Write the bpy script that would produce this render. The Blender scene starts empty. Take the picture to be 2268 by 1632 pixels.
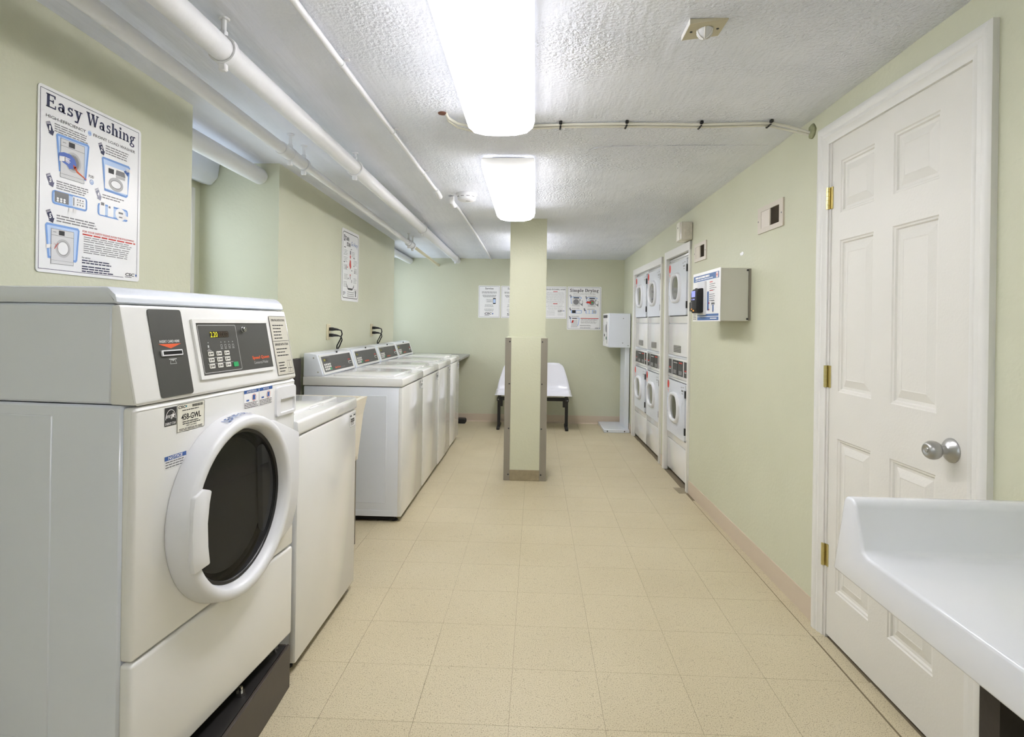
import bpy, bmesh, math, random
from math import sin, cos, pi, radians, hypot
from mathutils import Vector, Matrix, noise

random.seed(7)
SC = bpy.context.scene
COL = SC.collection

# ------------------------------------------------------------------ camera
CAM_H, YAW, ROLL, FPX = 1.2731, 0.0407, 0.0144, 1289.94
fw = Vector((-sin(YAW), cos(YAW), 0)); r0 = Vector((cos(YAW), sin(YAW), 0)); u0 = Vector((0, 0, 1))
rt = r0 * cos(ROLL) + u0 * sin(ROLL); up = -r0 * sin(ROLL) + u0 * cos(ROLL)
cam = bpy.data.cameras.new('camera'); camo = bpy.data.objects.new('camera', cam); COL.objects.link(camo)
camo.matrix_world = Matrix(((rt.x, up.x, -fw.x, 0), (rt.y, up.y, -fw.y, 0), (rt.z, up.z, -fw.z, CAM_H), (0, 0, 0, 1)))
cam.sensor_fit = 'HORIZONTAL'; cam.sensor_width = 36.0; cam.lens = 36.0 * FPX / 2268.0
cam.shift_y = (714.27 - 816.0) / 2268.0
cam.clip_start = 0.02; cam.clip_end = 200
SC.camera = camo

# ------------------------------------------------------------------ world, exposure
SKY_STRENGTH = 3.0
LAMP_STRENGTH = 12.5
EXPOSURE = 0.5
w = bpy.data.worlds.new('sky'); SC.world = w; w.use_nodes = True
bg = w.node_tree.nodes['Background']; bg.inputs[0].default_value = (0.78, 0.88, 1.0, 1); bg.inputs[1].default_value = SKY_STRENGTH
vs = SC.view_settings; vs.view_transform = 'Standard'; vs.look = 'None'; vs.exposure = EXPOSURE; vs.gamma = 1.0; vs.use_curve_mapping = False
SC.cycles.use_denoising = True
SC.cycles.max_bounces = 6; SC.cycles.diffuse_bounces = 4; SC.cycles.glossy_bounces = 3; SC.cycles.transparent_max_bounces = 8
SC.cycles.use_adaptive_sampling = True; SC.cycles.adaptive_threshold = 0.18
SC.cycles.sample_clamp_indirect = 6.0
SC.cycles.caustics_reflective = False; SC.cycles.caustics_refractive = False


def portal(y0, y1, z0, z1, x):
    l = bpy.data.lights.new('window_portal', 'AREA'); l.shape = 'RECTANGLE'; l.size = z1 - z0; l.size_y = y1 - y0
    l.cycles.is_portal = True
    o = bpy.data.objects.new('window_portal', l); COL.objects.link(o)
    o.location = (x, (y0 + y1) / 2, (z0 + z1) / 2); o.rotation_euler = (0, -pi / 2, 0)


# ------------------------------------------------------------------ materials
def lin(c):
    c = c / 255.0
    return c / 12.92 if c <= 0.04045 else ((c + 0.055) / 1.055) ** 2.4


def L3(rgb): return (lin(rgb[0]), lin(rgb[1]), lin(rgb[2]), 1)


MATS = {}


def mat(name, rgb, rough=0.5, metal=0.0, vary=0.04, vscale=6.0, bump=0.0, bscale=60.0, coat=0.0, spec=0.5, emit=None, estr=0.0, ior=None):
    if name in MATS: return MATS[name]
    m = bpy.data.materials.new(name); m.use_nodes = True; nt = m.node_tree; N = nt.nodes; b = N['Principled BSDF']
    b.inputs['Roughness'].default_value = rough; b.inputs['Metallic'].default_value = metal
    b.inputs['Specular IOR Level'].default_value = spec
    b.inputs['Coat Weight'].default_value = coat; b.inputs['Coat Roughness'].default_value = 0.08
    c = L3(rgb)
    tc = N.new('ShaderNodeTexCoord')
    if vary > 0:
        nz = N.new('ShaderNodeTexNoise'); nz.inputs['Scale'].default_value = vscale; nz.inputs['Detail'].default_value = 2
        nt.links.new(tc.outputs['Object'], nz.inputs['Vector'])
        mr = N.new('ShaderNodeMapRange'); mr.inputs[3].default_value = 1 - vary; mr.inputs[4].default_value = 1 + vary
        nt.links.new(nz.outputs['Fac'], mr.inputs[0])
        mx = N.new('ShaderNodeVectorMath'); mx.operation = 'SCALE'; mx.inputs[0].default_value = c[:3]
        nt.links.new(mr.outputs[0], mx.inputs['Scale']); nt.links.new(mx.outputs[0], b.inputs['Base Color'])
    else:
        b.inputs['Base Color'].default_value = c
    if bump > 0:
        n2 = N.new('ShaderNodeTexNoise'); n2.inputs['Scale'].default_value = bscale; n2.inputs['Detail'].default_value = 2
        nt.links.new(tc.outputs['Object'], n2.inputs['Vector'])
        bp = N.new('ShaderNodeBump'); bp.inputs['Strength'].default_value = bump; bp.inputs['Distance'].default_value = 0.004
        nt.links.new(n2.outputs['Fac'], bp.inputs['Height']); nt.links.new(bp.outputs[0], b.inputs['Normal'])
    if emit:
        b.inputs['Emission Color'].default_value = L3(emit); b.inputs['Emission Strength'].default_value = estr
    MATS[name] = m
    return m


def ramp(nt, src, stops):
    r = nt.nodes.new('ShaderNodeValToRGB'); e = r.color_ramp.elements
    while len(e) < len(stops): e.new(0.5)
    for i, (p, c) in enumerate(stops): e[i].position = p; e[i].color = c
    nt.links.new(src, r.inputs[0]); return r


def mixc(nt, a, b, fac, mode='MIX'):
    m = nt.nodes.new('ShaderNodeMix'); m.data_type = 'RGBA'; m.blend_type = mode
    for s, v in ((6, a), (7, b), (0, fac)):
        if hasattr(v, 'links'): nt.links.new(v, m.inputs[s])
        else: m.inputs[s].default_value = v
    return m.outputs[2]


def tile_mat():
    m = bpy.data.materials.new('vinyl_tile'); m.use_nodes = True; nt = m.node_tree; N = nt.nodes; b = N['Principled BSDF']
    geo = N.new('ShaderNodeNewGeometry'); oi = N.new('ShaderNodeObjectInfo')
    def nz(s, d=3):
        n = N.new('ShaderNodeTexNoise'); n.inputs['Scale'].default_value = s; n.inputs['Detail'].default_value = d
        nt.links.new(geo.outputs['Position'], n.inputs['Vector']); return n.outputs['Fac']
    base = ramp(nt, nz(1.3), [(0.3, L3((196, 184, 153))), (0.7, L3((204, 193, 163)))]).outputs[0]
    fine = ramp(nt, nz(260, 2), [(0.34, (0.36, 0.33, 0.29, 1)), (0.44, (1, 1, 1, 1)), (0.60, (1, 1, 1, 1)), (0.72, (1.22, 1.22, 1.2, 1))]).outputs[0]
    col = mixc(nt, base, fine, 0.75, 'MULTIPLY')
    vo = N.new('ShaderNodeTexVoronoi'); vo.inputs['Scale'].default_value = 150
    nt.links.new(geo.outputs['Position'], vo.inputs['Vector'])
    gate = ramp(nt, nz(45, 2), [(0.55, (0, 0, 0, 1)), (0.62, (1, 1, 1, 1))]).outputs[0]
    spk = ramp(nt, vo.outputs['Distance'], [(0.22, (1, 1, 1, 1)), (0.34, (0, 0, 0, 1))]).outputs[0]
    mk = N.new('ShaderNodeMath'); mk.operation = 'MULTIPLY'; nt.links.new(spk, mk.inputs[0]); nt.links.new(gate, mk.inputs[1])
    mk2 = N.new('ShaderNodeMath'); mk2.operation = 'MULTIPLY'; nt.links.new(mk.outputs[0], mk2.inputs[0]); mk2.inputs[1].default_value = 0.62
    col = mixc(nt, col, L3((120, 106, 84)), mk2.outputs[0])
    rv = N.new('ShaderNodeMapRange'); rv.inputs[3].default_value = 0.988; rv.inputs[4].default_value = 1.01
    nt.links.new(oi.outputs['Random'], rv.inputs[0])
    sc = N.new('ShaderNodeVectorMath'); sc.operation = 'SCALE'; nt.links.new(col, sc.inputs[0]); nt.links.new(rv.outputs[0], sc.inputs['Scale'])
    nt.links.new(sc.outputs[0], b.inputs['Base Color'])
    rr = N.new('ShaderNodeMapRange'); rr.inputs[3].default_value = 0.33; rr.inputs[4].default_value = 0.5
    nt.links.new(nz(5), rr.inputs[0]); nt.links.new(rr.outputs[0], b.inputs['Roughness'])
    b.inputs['Specular IOR Level'].default_value = 0.35
    return m


def ceiling_mat():
    m = bpy.data.materials.new('ceiling_plaster'); m.use_nodes = True; nt = m.node_tree; N = nt.nodes; b = N['Principled BSDF']
    geo = N.new('ShaderNodeNewGeometry')
    mp = N.new('ShaderNodeMapping'); mp.inputs['Scale'].default_value = (26, 4, 10); mp.inputs['Rotation'].default_value = (0, 0, 0.35)
    nt.links.new(geo.outputs['Position'], mp.inputs[0])
    def nz(s, d=4, vec=None):
        n = N.new('ShaderNodeTexNoise'); n.inputs['Scale'].default_value = s; n.inputs['Detail'].default_value = d
        nt.links.new(vec or geo.outputs['Position'], n.inputs['Vector']); return n.outputs['Fac']
    sep = N.new('ShaderNodeSeparateXYZ'); nt.links.new(geo.outputs['Position'], sep.inputs[0])
    zone = N.new('ShaderNodeMapRange'); zone.inputs[1].default_value = -0.9; zone.inputs[2].default_value = -0.5
    nt.links.new(sep.outputs[0], zone.inputs[0])
    patch = ramp(nt, nz(1.6, 3), [(0.42, (0.12, 0.12, 0.12, 1)), (0.6, (1, 1, 1, 1))]).outputs[0]
    z2 = N.new('ShaderNodeMath'); z2.operation = 'MULTIPLY'; nt.links.new(zone.outputs[0], z2.inputs[0]); nt.links.new(patch, z2.inputs[1])
    stip = nz(75, 3); brush = nz(1.0, 5, mp.outputs[0])
    st2 = N.new('ShaderNodeMath'); st2.operation = 'MULTIPLY'; nt.links.new(stip, st2.inputs[0]); nt.links.new(z2.outputs[0], st2.inputs[1])
    br2 = N.new('ShaderNodeMath'); br2.operation = 'MULTIPLY'; nt.links.new(brush, br2.inputs[0]); br2.inputs[1].default_value = 0.35
    ad = N.new('ShaderNodeMath'); ad.operation = 'ADD'; nt.links.new(st2.outputs[0], ad.inputs[0]); nt.links.new(br2.outputs[0], ad.inputs[1])
    bp = N.new('ShaderNodeBump'); bp.inputs['Strength'].default_value = 0.85; bp.inputs['Distance'].default_value = 0.016
    nt.links.new(ad.outputs[0], bp.inputs['Height']); nt.links.new(bp.outputs[0], b.inputs['Normal'])
    c = ramp(nt, nz(2.2, 5), [(0.3, L3((224, 228, 238))), (0.7, L3((235, 238, 247)))]).outputs[0]
    nt.links.new(c, b.inputs['Base Color']); b.inputs['Roughness'].default_value = 0.45; b.inputs['Specular IOR Level'].default_value = 0.3
    return m


def wall_mat():
    m = bpy.data.materials.new('sage_wall_paint'); m.use_nodes = True; nt = m.node_tree; N = nt.nodes; b = N['Principled BSDF']
    geo = N.new('ShaderNodeNewGeometry')
    def nz(s, d=4):
        n = N.new('ShaderNodeTexNoise'); n.inputs['Scale'].default_value = s; n.inputs['Detail'].default_value = d
        nt.links.new(geo.outputs['Position'], n.inputs['Vector']); return n.outputs['Fac']
    c = ramp(nt, nz(1.5), [(0.3, L3((201, 202, 178))), (0.7, L3((207, 208, 185)))]).outputs[0]
    nt.links.new(c, b.inputs['Base Color']); b.inputs['Roughness'].default_value = 0.5; b.inputs['Specular IOR Level'].default_value = 0.3
    bp = N.new('ShaderNodeBump'); bp.inputs['Strength'].default_value = 0.22; bp.inputs['Distance'].default_value = 0.006
    ad = N.new('ShaderNodeMath'); ad.operation = 'ADD'; nt.links.new(nz(60, 3), ad.inputs[0]); nt.links.new(nz(6, 3), ad.inputs[1])
    nt.links.new(ad.outputs[0], bp.inputs['Height']); nt.links.new(bp.outputs[0], b.inputs['Normal'])
    return m


def glass_mat(name, tint=(1, 1, 1), refl=0.04):
    m = bpy.data.materials.new(name); m.use_nodes = True; nt = m.node_tree; N = nt.nodes
    for n in list(N): N.remove(n)
    o = N.new('ShaderNodeOutputMaterial'); t = N.new('ShaderNodeBsdfTransparent'); g = N.new('ShaderNodeBsdfGlossy'); mx = N.new('ShaderNodeMixShader')
    lw = N.new('ShaderNodeLayerWeight'); pw_ = N.new('ShaderNodeMath'); pw_.operation = 'POWER'; pw_.inputs[1].default_value = 5
    fr = N.new('ShaderNodeMapRange'); fr.inputs[3].default_value = refl; fr.inputs[4].default_value = 0.9
    nt.links.new(lw.outputs['Facing'], pw_.inputs[0]); nt.links.new(pw_.outputs[0], fr.inputs[0])
    t.inputs[0].default_value = (*tint, 1); g.inputs['Roughness'].default_value = 0.02
    nt.links.new(fr.outputs[0], mx.inputs[0]); nt.links.new(t.outputs[0], mx.inputs[1]); nt.links.new(g.outputs[0], mx.inputs[2]); nt.links.new(mx.outputs[0], o.inputs[0])
    return m


M_TILE = tile_mat(); M_CEIL = ceiling_mat(); M_WALL = wall_mat()
M_GROUT = mat('tile_joint', (126, 113, 90), 0.9)
M_BASEB = mat('vinyl_baseboard', (205, 190, 170), 0.5)
M_TRIM = mat('white_trim_paint', (226, 225, 220), 0.4, vary=0.02, bump=0.05, bscale=90)
M_DOOR = mat('white_door_paint', (224, 222, 215), 0.45, vary=0.02, bump=0.12, bscale=120)
M_ENAM = mat('white_enamel', (224, 229, 238), 0.25, vary=0.015, coat=0.3)
M_ENAM2 = mat('white_enamel_gloss', (230, 230, 228), 0.14, vary=0.015, coat=0.5)
M_PLAS = mat('white_plastic', (224, 225, 228), 0.32, vary=0.02)
M_CREAM = mat('cream_plastic', (225, 217, 200), 0.45, vary=0.03)
M_IVORY = mat('ivory_plastic', (214, 204, 172), 0.45, vary=0.03)
M_PIPE = mat('white_pipe_paint', (233, 234, 237), 0.4, vary=0.03, bump=0.25, bscale=45)
M_BLACK = mat('black_steel', (30, 28, 27), 0.45, vary=0.1)
M_BASE = mat('dark_brown_steel', (62, 54, 48), 0.42, vary=0.12, bump=0.05, bscale=30)
M_RUB = mat('black_rubber', (22, 22, 22), 0.6, vary=0.08)
M_CHAR = mat('charcoal_overlay', (68, 68, 65), 0.45, vary=0.05, vscale=80)
M_CHAR2 = mat('charcoal_overlay_dark', (52, 52, 50), 0.45, vary=0.05)
M_STEEL = mat('satin_steel', (176, 176, 174), 0.32, metal=0.9, vary=0.05)
M_CHROME = mat('polished_steel', (205, 205, 203), 0.12, metal=1.0, vary=0.03)
M_DRUM = mat('drum_steel', (34, 33, 33), 0.35, metal=0.3, vary=0.1)
M_BRASS = mat('brass', (214, 200, 140), 0.3, metal=0.9, vary=0.06)
M_GUARD = mat('grey_corner_guard', (138, 132, 120), 0.55, vary=0.08, bump=0.06)
M_GREYL = mat('grey_laminate', (150, 150, 142), 0.45, vary=0.06)
M_PRINTW = mat('poster_white', (238, 238, 238), 0.3, vary=0.0)
M_NAVY = mat('ink_navy', (38, 42, 78), 0.5, vary=0.0)
M_INK = mat('ink_black', (40, 40, 42), 0.5, vary=0.0)
M_GREY = mat('ink_grey', (128, 128, 130), 0.5, vary=0.0)
M_LGREY = mat('ink_light_grey', (188, 188, 188), 0.5, vary=0.0)
M_MGREY = mat('ink_mid_grey', (150, 150, 150), 0.5, vary=0.0)
M_BLUE = mat('ink_sky_blue', (122, 162, 222), 0.5, vary=0.0)
M_LBLUE = mat('ink_pale_blue', (190, 212, 242), 0.5, vary=0.0)
M_DBLUE = mat('ink_blue', (52, 92, 160), 0.5, vary=0.0)
M_CLOTH = mat('ink_cloth_blue', (84, 112, 190), 0.5, vary=0.0)
M_RED = mat('ink_red', (202, 52, 38), 0.5, vary=0.0)
M_ORANGE = mat('ink_orange', (226, 92, 42), 0.5, vary=0.0)
M_GREEN = mat('key_green', (40, 160, 96), 0.5, vary=0.0)
M_KEY = mat('key_white', (214, 213, 206), 0.4, vary=0.0)
M_LABEL = mat('label_grey_beige', (196, 193, 180), 0.5, vary=0.0)
M_TAG = mat('label_cream', (228, 226, 212), 0.5, vary=0.0)
M_DISP = mat('display_window', (48, 38, 30), 0.2, vary=0.0)
M_LED = mat('display_digits', (60, 60, 0), 0.4, vary=0.0, emit=(225, 225, 30), estr=0.9)
M_SCREEN = mat('lit_screen', (90, 100, 170), 0.3, vary=0.0, emit=(130, 135, 225), estr=0.8)
M_LEDR = mat('indicator_lights', (200, 120, 40), 0.4, vary=0.0, emit=(230, 150, 50), estr=0.8)
M_WOOD = mat('dark_stained_wood', (40, 33, 30), 0.5, vary=0.35, vscale=14, bump=0.2, bscale=40)
M_SHELL = mat('white_fibreglass', (236, 236, 242), 0.2, vary=0.02, coat=0.3)
M_TABLE = mat('white_moulded_acrylic', (224, 226, 230), 0.13, vary=0.015, coat=0.3)
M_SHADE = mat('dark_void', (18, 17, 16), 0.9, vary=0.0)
M_TAN = mat('vent_steel', (208, 200, 186), 0.4, vary=0.04)
M_DKBROWN = mat('vent_dark', (78, 68, 54), 0.8, vary=0.15, vscale=40)  # dark brown on vent backing, right-half louvres and unlit digits
M_PVC = mat('white_cable', (224, 222, 210), 0.45, vary=0.03)
M_FOAM = mat('patch_foam', (150, 152, 118), 0.85, vary=0.45, vscale=60, bump=0.6, bscale=70)
M_RUST = mat('rust', (110, 72, 56), 0.8, vary=0.3, vscale=90)
M_LENSC = mat('clear_lens', (208, 202, 190), 0.2, vary=0.15, vscale=30)
M_SCUFF = mat('worn_patch', (150, 138, 112), 0.6, vary=0.25, vscale=30)
M_GLASS = glass_mat('window_glass')
M_DGLASS = glass_mat('smoked_door_glass', (0.2, 0.2, 0.2), 0.014)
M_LAMP = bpy.data.materials.new('lit_lamp_lens'); M_LAMP.use_nodes = True
_b = M_LAMP.node_tree.nodes['Principled BSDF']; _b.inputs['Base Color'].default_value = (0.9, 0.9, 0.9, 1); _b.inputs['Roughness'].default_value = 0.35
_b.inputs['Emission Color'].default_value = (0.985, 0.965, 1.0, 1)
# prismatic lens: brightest through its flat bottom, weaker through the sides, faint through the end caps
_n = M_LAMP.node_tree; _g = _n.nodes.new('ShaderNodeNewGeometry'); _s = _n.nodes.new('ShaderNodeSeparateXYZ'); _n.links.new(_g.outputs['Normal'], _s.inputs[0])
_d = _n.nodes.new('ShaderNodeMapRange'); _d.inputs[1].default_value = 0.0; _d.inputs[2].default_value = -0.55; _d.inputs[3].default_value = 0.06; _d.inputs[4].default_value = 1.0
_n.links.new(_s.outputs[2], _d.inputs[0])
_a = _n.nodes.new('ShaderNodeMath'); _a.operation = 'ABSOLUTE'; _n.links.new(_s.outputs[1], _a.inputs[0])
_e = _n.nodes.new('ShaderNodeMapRange'); _e.inputs[1].default_value = 0.25; _e.inputs[2].default_value = 0.75; _e.inputs[3].default_value = 1.0; _e.inputs[4].default_value = 0.06
_n.links.new(_a.outputs[0], _e.inputs[0])
_m = _n.nodes.new('ShaderNodeMath'); _m.operation = 'MULTIPLY'; _n.links.new(_d.outputs[0], _m.inputs[0]); _n.links.new(_e.outputs[0], _m.inputs[1])
_m2 = _n.nodes.new('ShaderNodeMath'); _m2.operation = 'MULTIPLY'; _n.links.new(_m.outputs[0], _m2.inputs[0]); _m2.inputs[1].default_value = LAMP_STRENGTH
_n.links.new(_m2.outputs[0], _b.inputs['Emission Strength'])


# ------------------------------------------------------------------ mesh helpers
_TXT = {}


def text2d(s, bold=0.0):
    k = (s, bold)
    if k in _TXT: return _TXT[k]
    cu = bpy.data.curves.new('t', 'FONT'); cu.body = s; cu.size = 1.0; cu.offset = bold; cu.resolution_u = 2; cu.fill_mode = 'FRONT'
    o = bpy.data.objects.new('t', cu); COL.objects.link(o); bpy.context.view_layer.update()
    dg = bpy.context.evaluated_depsgraph_get(); e = o.evaluated_get(dg); me = e.to_mesh()
    v = [(p.co.x, p.co.y) for p in me.vertices]; f = [tuple(p.vertices) for p in me.polygons]
    e.to_mesh_clear(); bpy.data.objects.remove(o); bpy.data.curves.remove(cu)
    x0 = min(p[0] for p in v); x1 = max(p[0] for p in v); y0 = min(p[1] for p in v); y1 = max(p[1] for p in v)
    v = [((p[0] - x0) / (x1 - x0), (p[1] - y0) / max(1e-6, y1 - y0)) for p in v]
    _TXT[k] = (v, f); return v, f


# a small bold slab-serif alphabet drawn as polygons
def _q(x0, y0, x1, y1): return [(x0, y0), (x1, y0), (x1, y1), (x0, y1)]


def _arc(cx, cy, rx, ry, a0, a1, ts, tt, n=14):
    out = []
    for i in range(n):
        a = radians(a0 + (a1 - a0) * i / n); b = radians(a0 + (a1 - a0) * (i + 1) / n)
        out.append([(cx + rx * cos(a), cy + ry * sin(a)), (cx + rx * cos(b), cy + ry * sin(b)),
                    (cx + (rx - ts) * cos(b), cy + (ry - tt) * sin(b)), (cx + (rx - ts) * cos(a), cy + (ry - tt) * sin(a))])
    return out


def glyph(ch):
    T, t, s = 0.19, 0.09, 0.08; XH = 0.68
    def stem(x, y0, y1, bl=.07, br=.07, tl=.07, tr=0): 
        o = [_q(x, y0, x + T, y1)]
        if bl or br: o.append(_q(x - bl, y0, x + T + br, y0 + s))
        if tl or tr: o.append(_q(x - tl, y1 - s, x + T + tr, y1))
        return o
    if ch == 'E': return stem(.08, 0, 1, .07, 0, .07, 0) + [_q(.2, 0, .72, t), _q(.2, .47, .55, .47 + t), _q(.2, 1 - t, .68, 1), _q(.66, 0, .74, .27), _q(.62, .75, .7, 1), _q(.5, .38, .57, .66)], .82
    if ch == 'a': return _arc(.27, .2, .23, .2, 0, 360, .15, .08) + _arc(.3, .44, .24, .24, 0, 165, .17, .09) + [_q(.36, .06, .54, .46), _q(.42, 0, .62, .1)], .68
    if ch == 's': return _arc(.28, .49, .2, .19, 30, 270, .14, .1) + _arc(.28, .2, .22, .2, 90, -150, .15, .1) + [_q(.38, .48, .46, .68), _q(.06, 0, .13, .2)], .56
    if ch == 'S': return _arc(.38, .72, .3, .28, 25, 270, .19, .13) + _arc(.38, .29, .32, .29, 90, -155, .2, .13) + [_q(.56, .68, .64, 1), _q(.06, 0, .14, .32)], .78
    if ch == 'y': return [[(.06, XH), (.28, XH), (.44, .1), (.3, -.02)], [(.5, XH), (.6, XH), (.32, -.3), (.2, -.3)], _q(0, XH - s, .34, XH), _q(.42, XH - s, .68, XH), _q(.06, -.3, .26, -.17)], .7
    if ch == 'v': return [[(.06, XH), (.28, XH), (.42, .06), (.3, 0)], [(.5, XH), (.6, XH), (.4, 0), (.28, 0)], _q(0, XH - s, .34, XH), _q(.42, XH - s, .68, XH)], .7
    if ch == 'W': return [[(.06, 1), (.28, 1), (.48, 0), (.34, 0)], [(.6, .8), (.7, 1), (.44, 0), (.34, 0)], [(.52, 1), (.74, 1), (.94, 0), (.8, 0)], [(1.06, 1), (1.15, 1), (.92, 0), (.8, 0)], _q(0, 1 - s, .36, 1), _q(.46, 1 - s, .8, 1), _q(.96, 1 - s, 1.24, 1)], 1.24
    if ch == 'h': return stem(.07, 0, 1) + stem(.48, 0, .45, .07, .07, 0, 0) + _arc(.43, .4, .24, .28, 0, 130, .19, .13), .78
    if ch == 'n': return stem(.07, 0, XH) + stem(.48, 0, .45, .07, .07, 0, 0) + _arc(.43, .4, .24, .28, 0, 130, .19, .13), .78
    if ch == 'm': return stem(.07, 0, XH) + stem(.46, 0, .45, .06, .06, 0, 0) + stem(.85, 0, .45, .06, .07, 0, 0) + _arc(.41, .4, .24, .28, 0, 130, .19, .13) + _arc(.8, .4, .24, .28, 0, 130, .19, .13), 1.14
    if ch == 'r': return stem(.07, 0, XH) + _arc(.4, .42, .18, .26, 60, 150, .1, .14) + [_q(.36, .48, .52, .66)], .54
    if ch == 'i': return stem(.08, 0, XH) + [_q(.08, .78, .28, .97)], .4
    if ch == 'j': return [_q(.1, -.2, .29, XH), _q(.02, XH - s, .29, XH), _q(.1, .78, .3, .97), _q(-.06, -.3, .24, -.2)], .38
    if ch == 'l': return stem(.08, 0, 1), .4
    if ch == 'g': return _arc(.28, .46, .24, .22, 0, 360, .16, .08) + _arc(.29, -.12, .28, .18, 0, 360, .14, .09) + [_q(.1, .04, .3, .26), _q(.44, .58, .66, .7)], .68
    if ch == 'p': return stem(.07, -.3, XH) + _arc(.4, .34, .28, .34, 0, 360, .18, .1), .72
    if ch == 'd': return _arc(.3, .34, .28, .34, 0, 360, .18, .1) + stem(.42, 0, 1, 0, .07, .07, 0), .74
    if ch == 'e': return _arc(.32, .34, .3, .34, 0, 330, .19, .1) + [_q(.14, .33, .62, .42)], .66
    if ch == 'c': return _arc(.32, .34, .3, .34, 40, 325, .19, .1) + [_q(.42, .44, .58, .62)], .62
    if ch == 'o': return _arc(.32, .34, .3, .34, 0, 360, .19, .09), .68
    if ch == 'C': return _arc(.45, .5, .42, .5, 35, 325, .22, .12) + [_q(.74, .62, .82, 1), _q(.74, 0, .82, .36)], .9
    if ch == 'D': return stem(.08, 0, 1, .07, 0, .07, 0) + _arc(.36, .5, .5, .5, -90, 90, .22, .1), .94
    return [], .34


def serif2d(s):
    x = 0; out = []
    for ch in s:
        g, wd = glyph(ch)
        out += [[(p[0] + x, p[1]) for p in poly] for poly in g]; x += wd + .03
    return out, x


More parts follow.
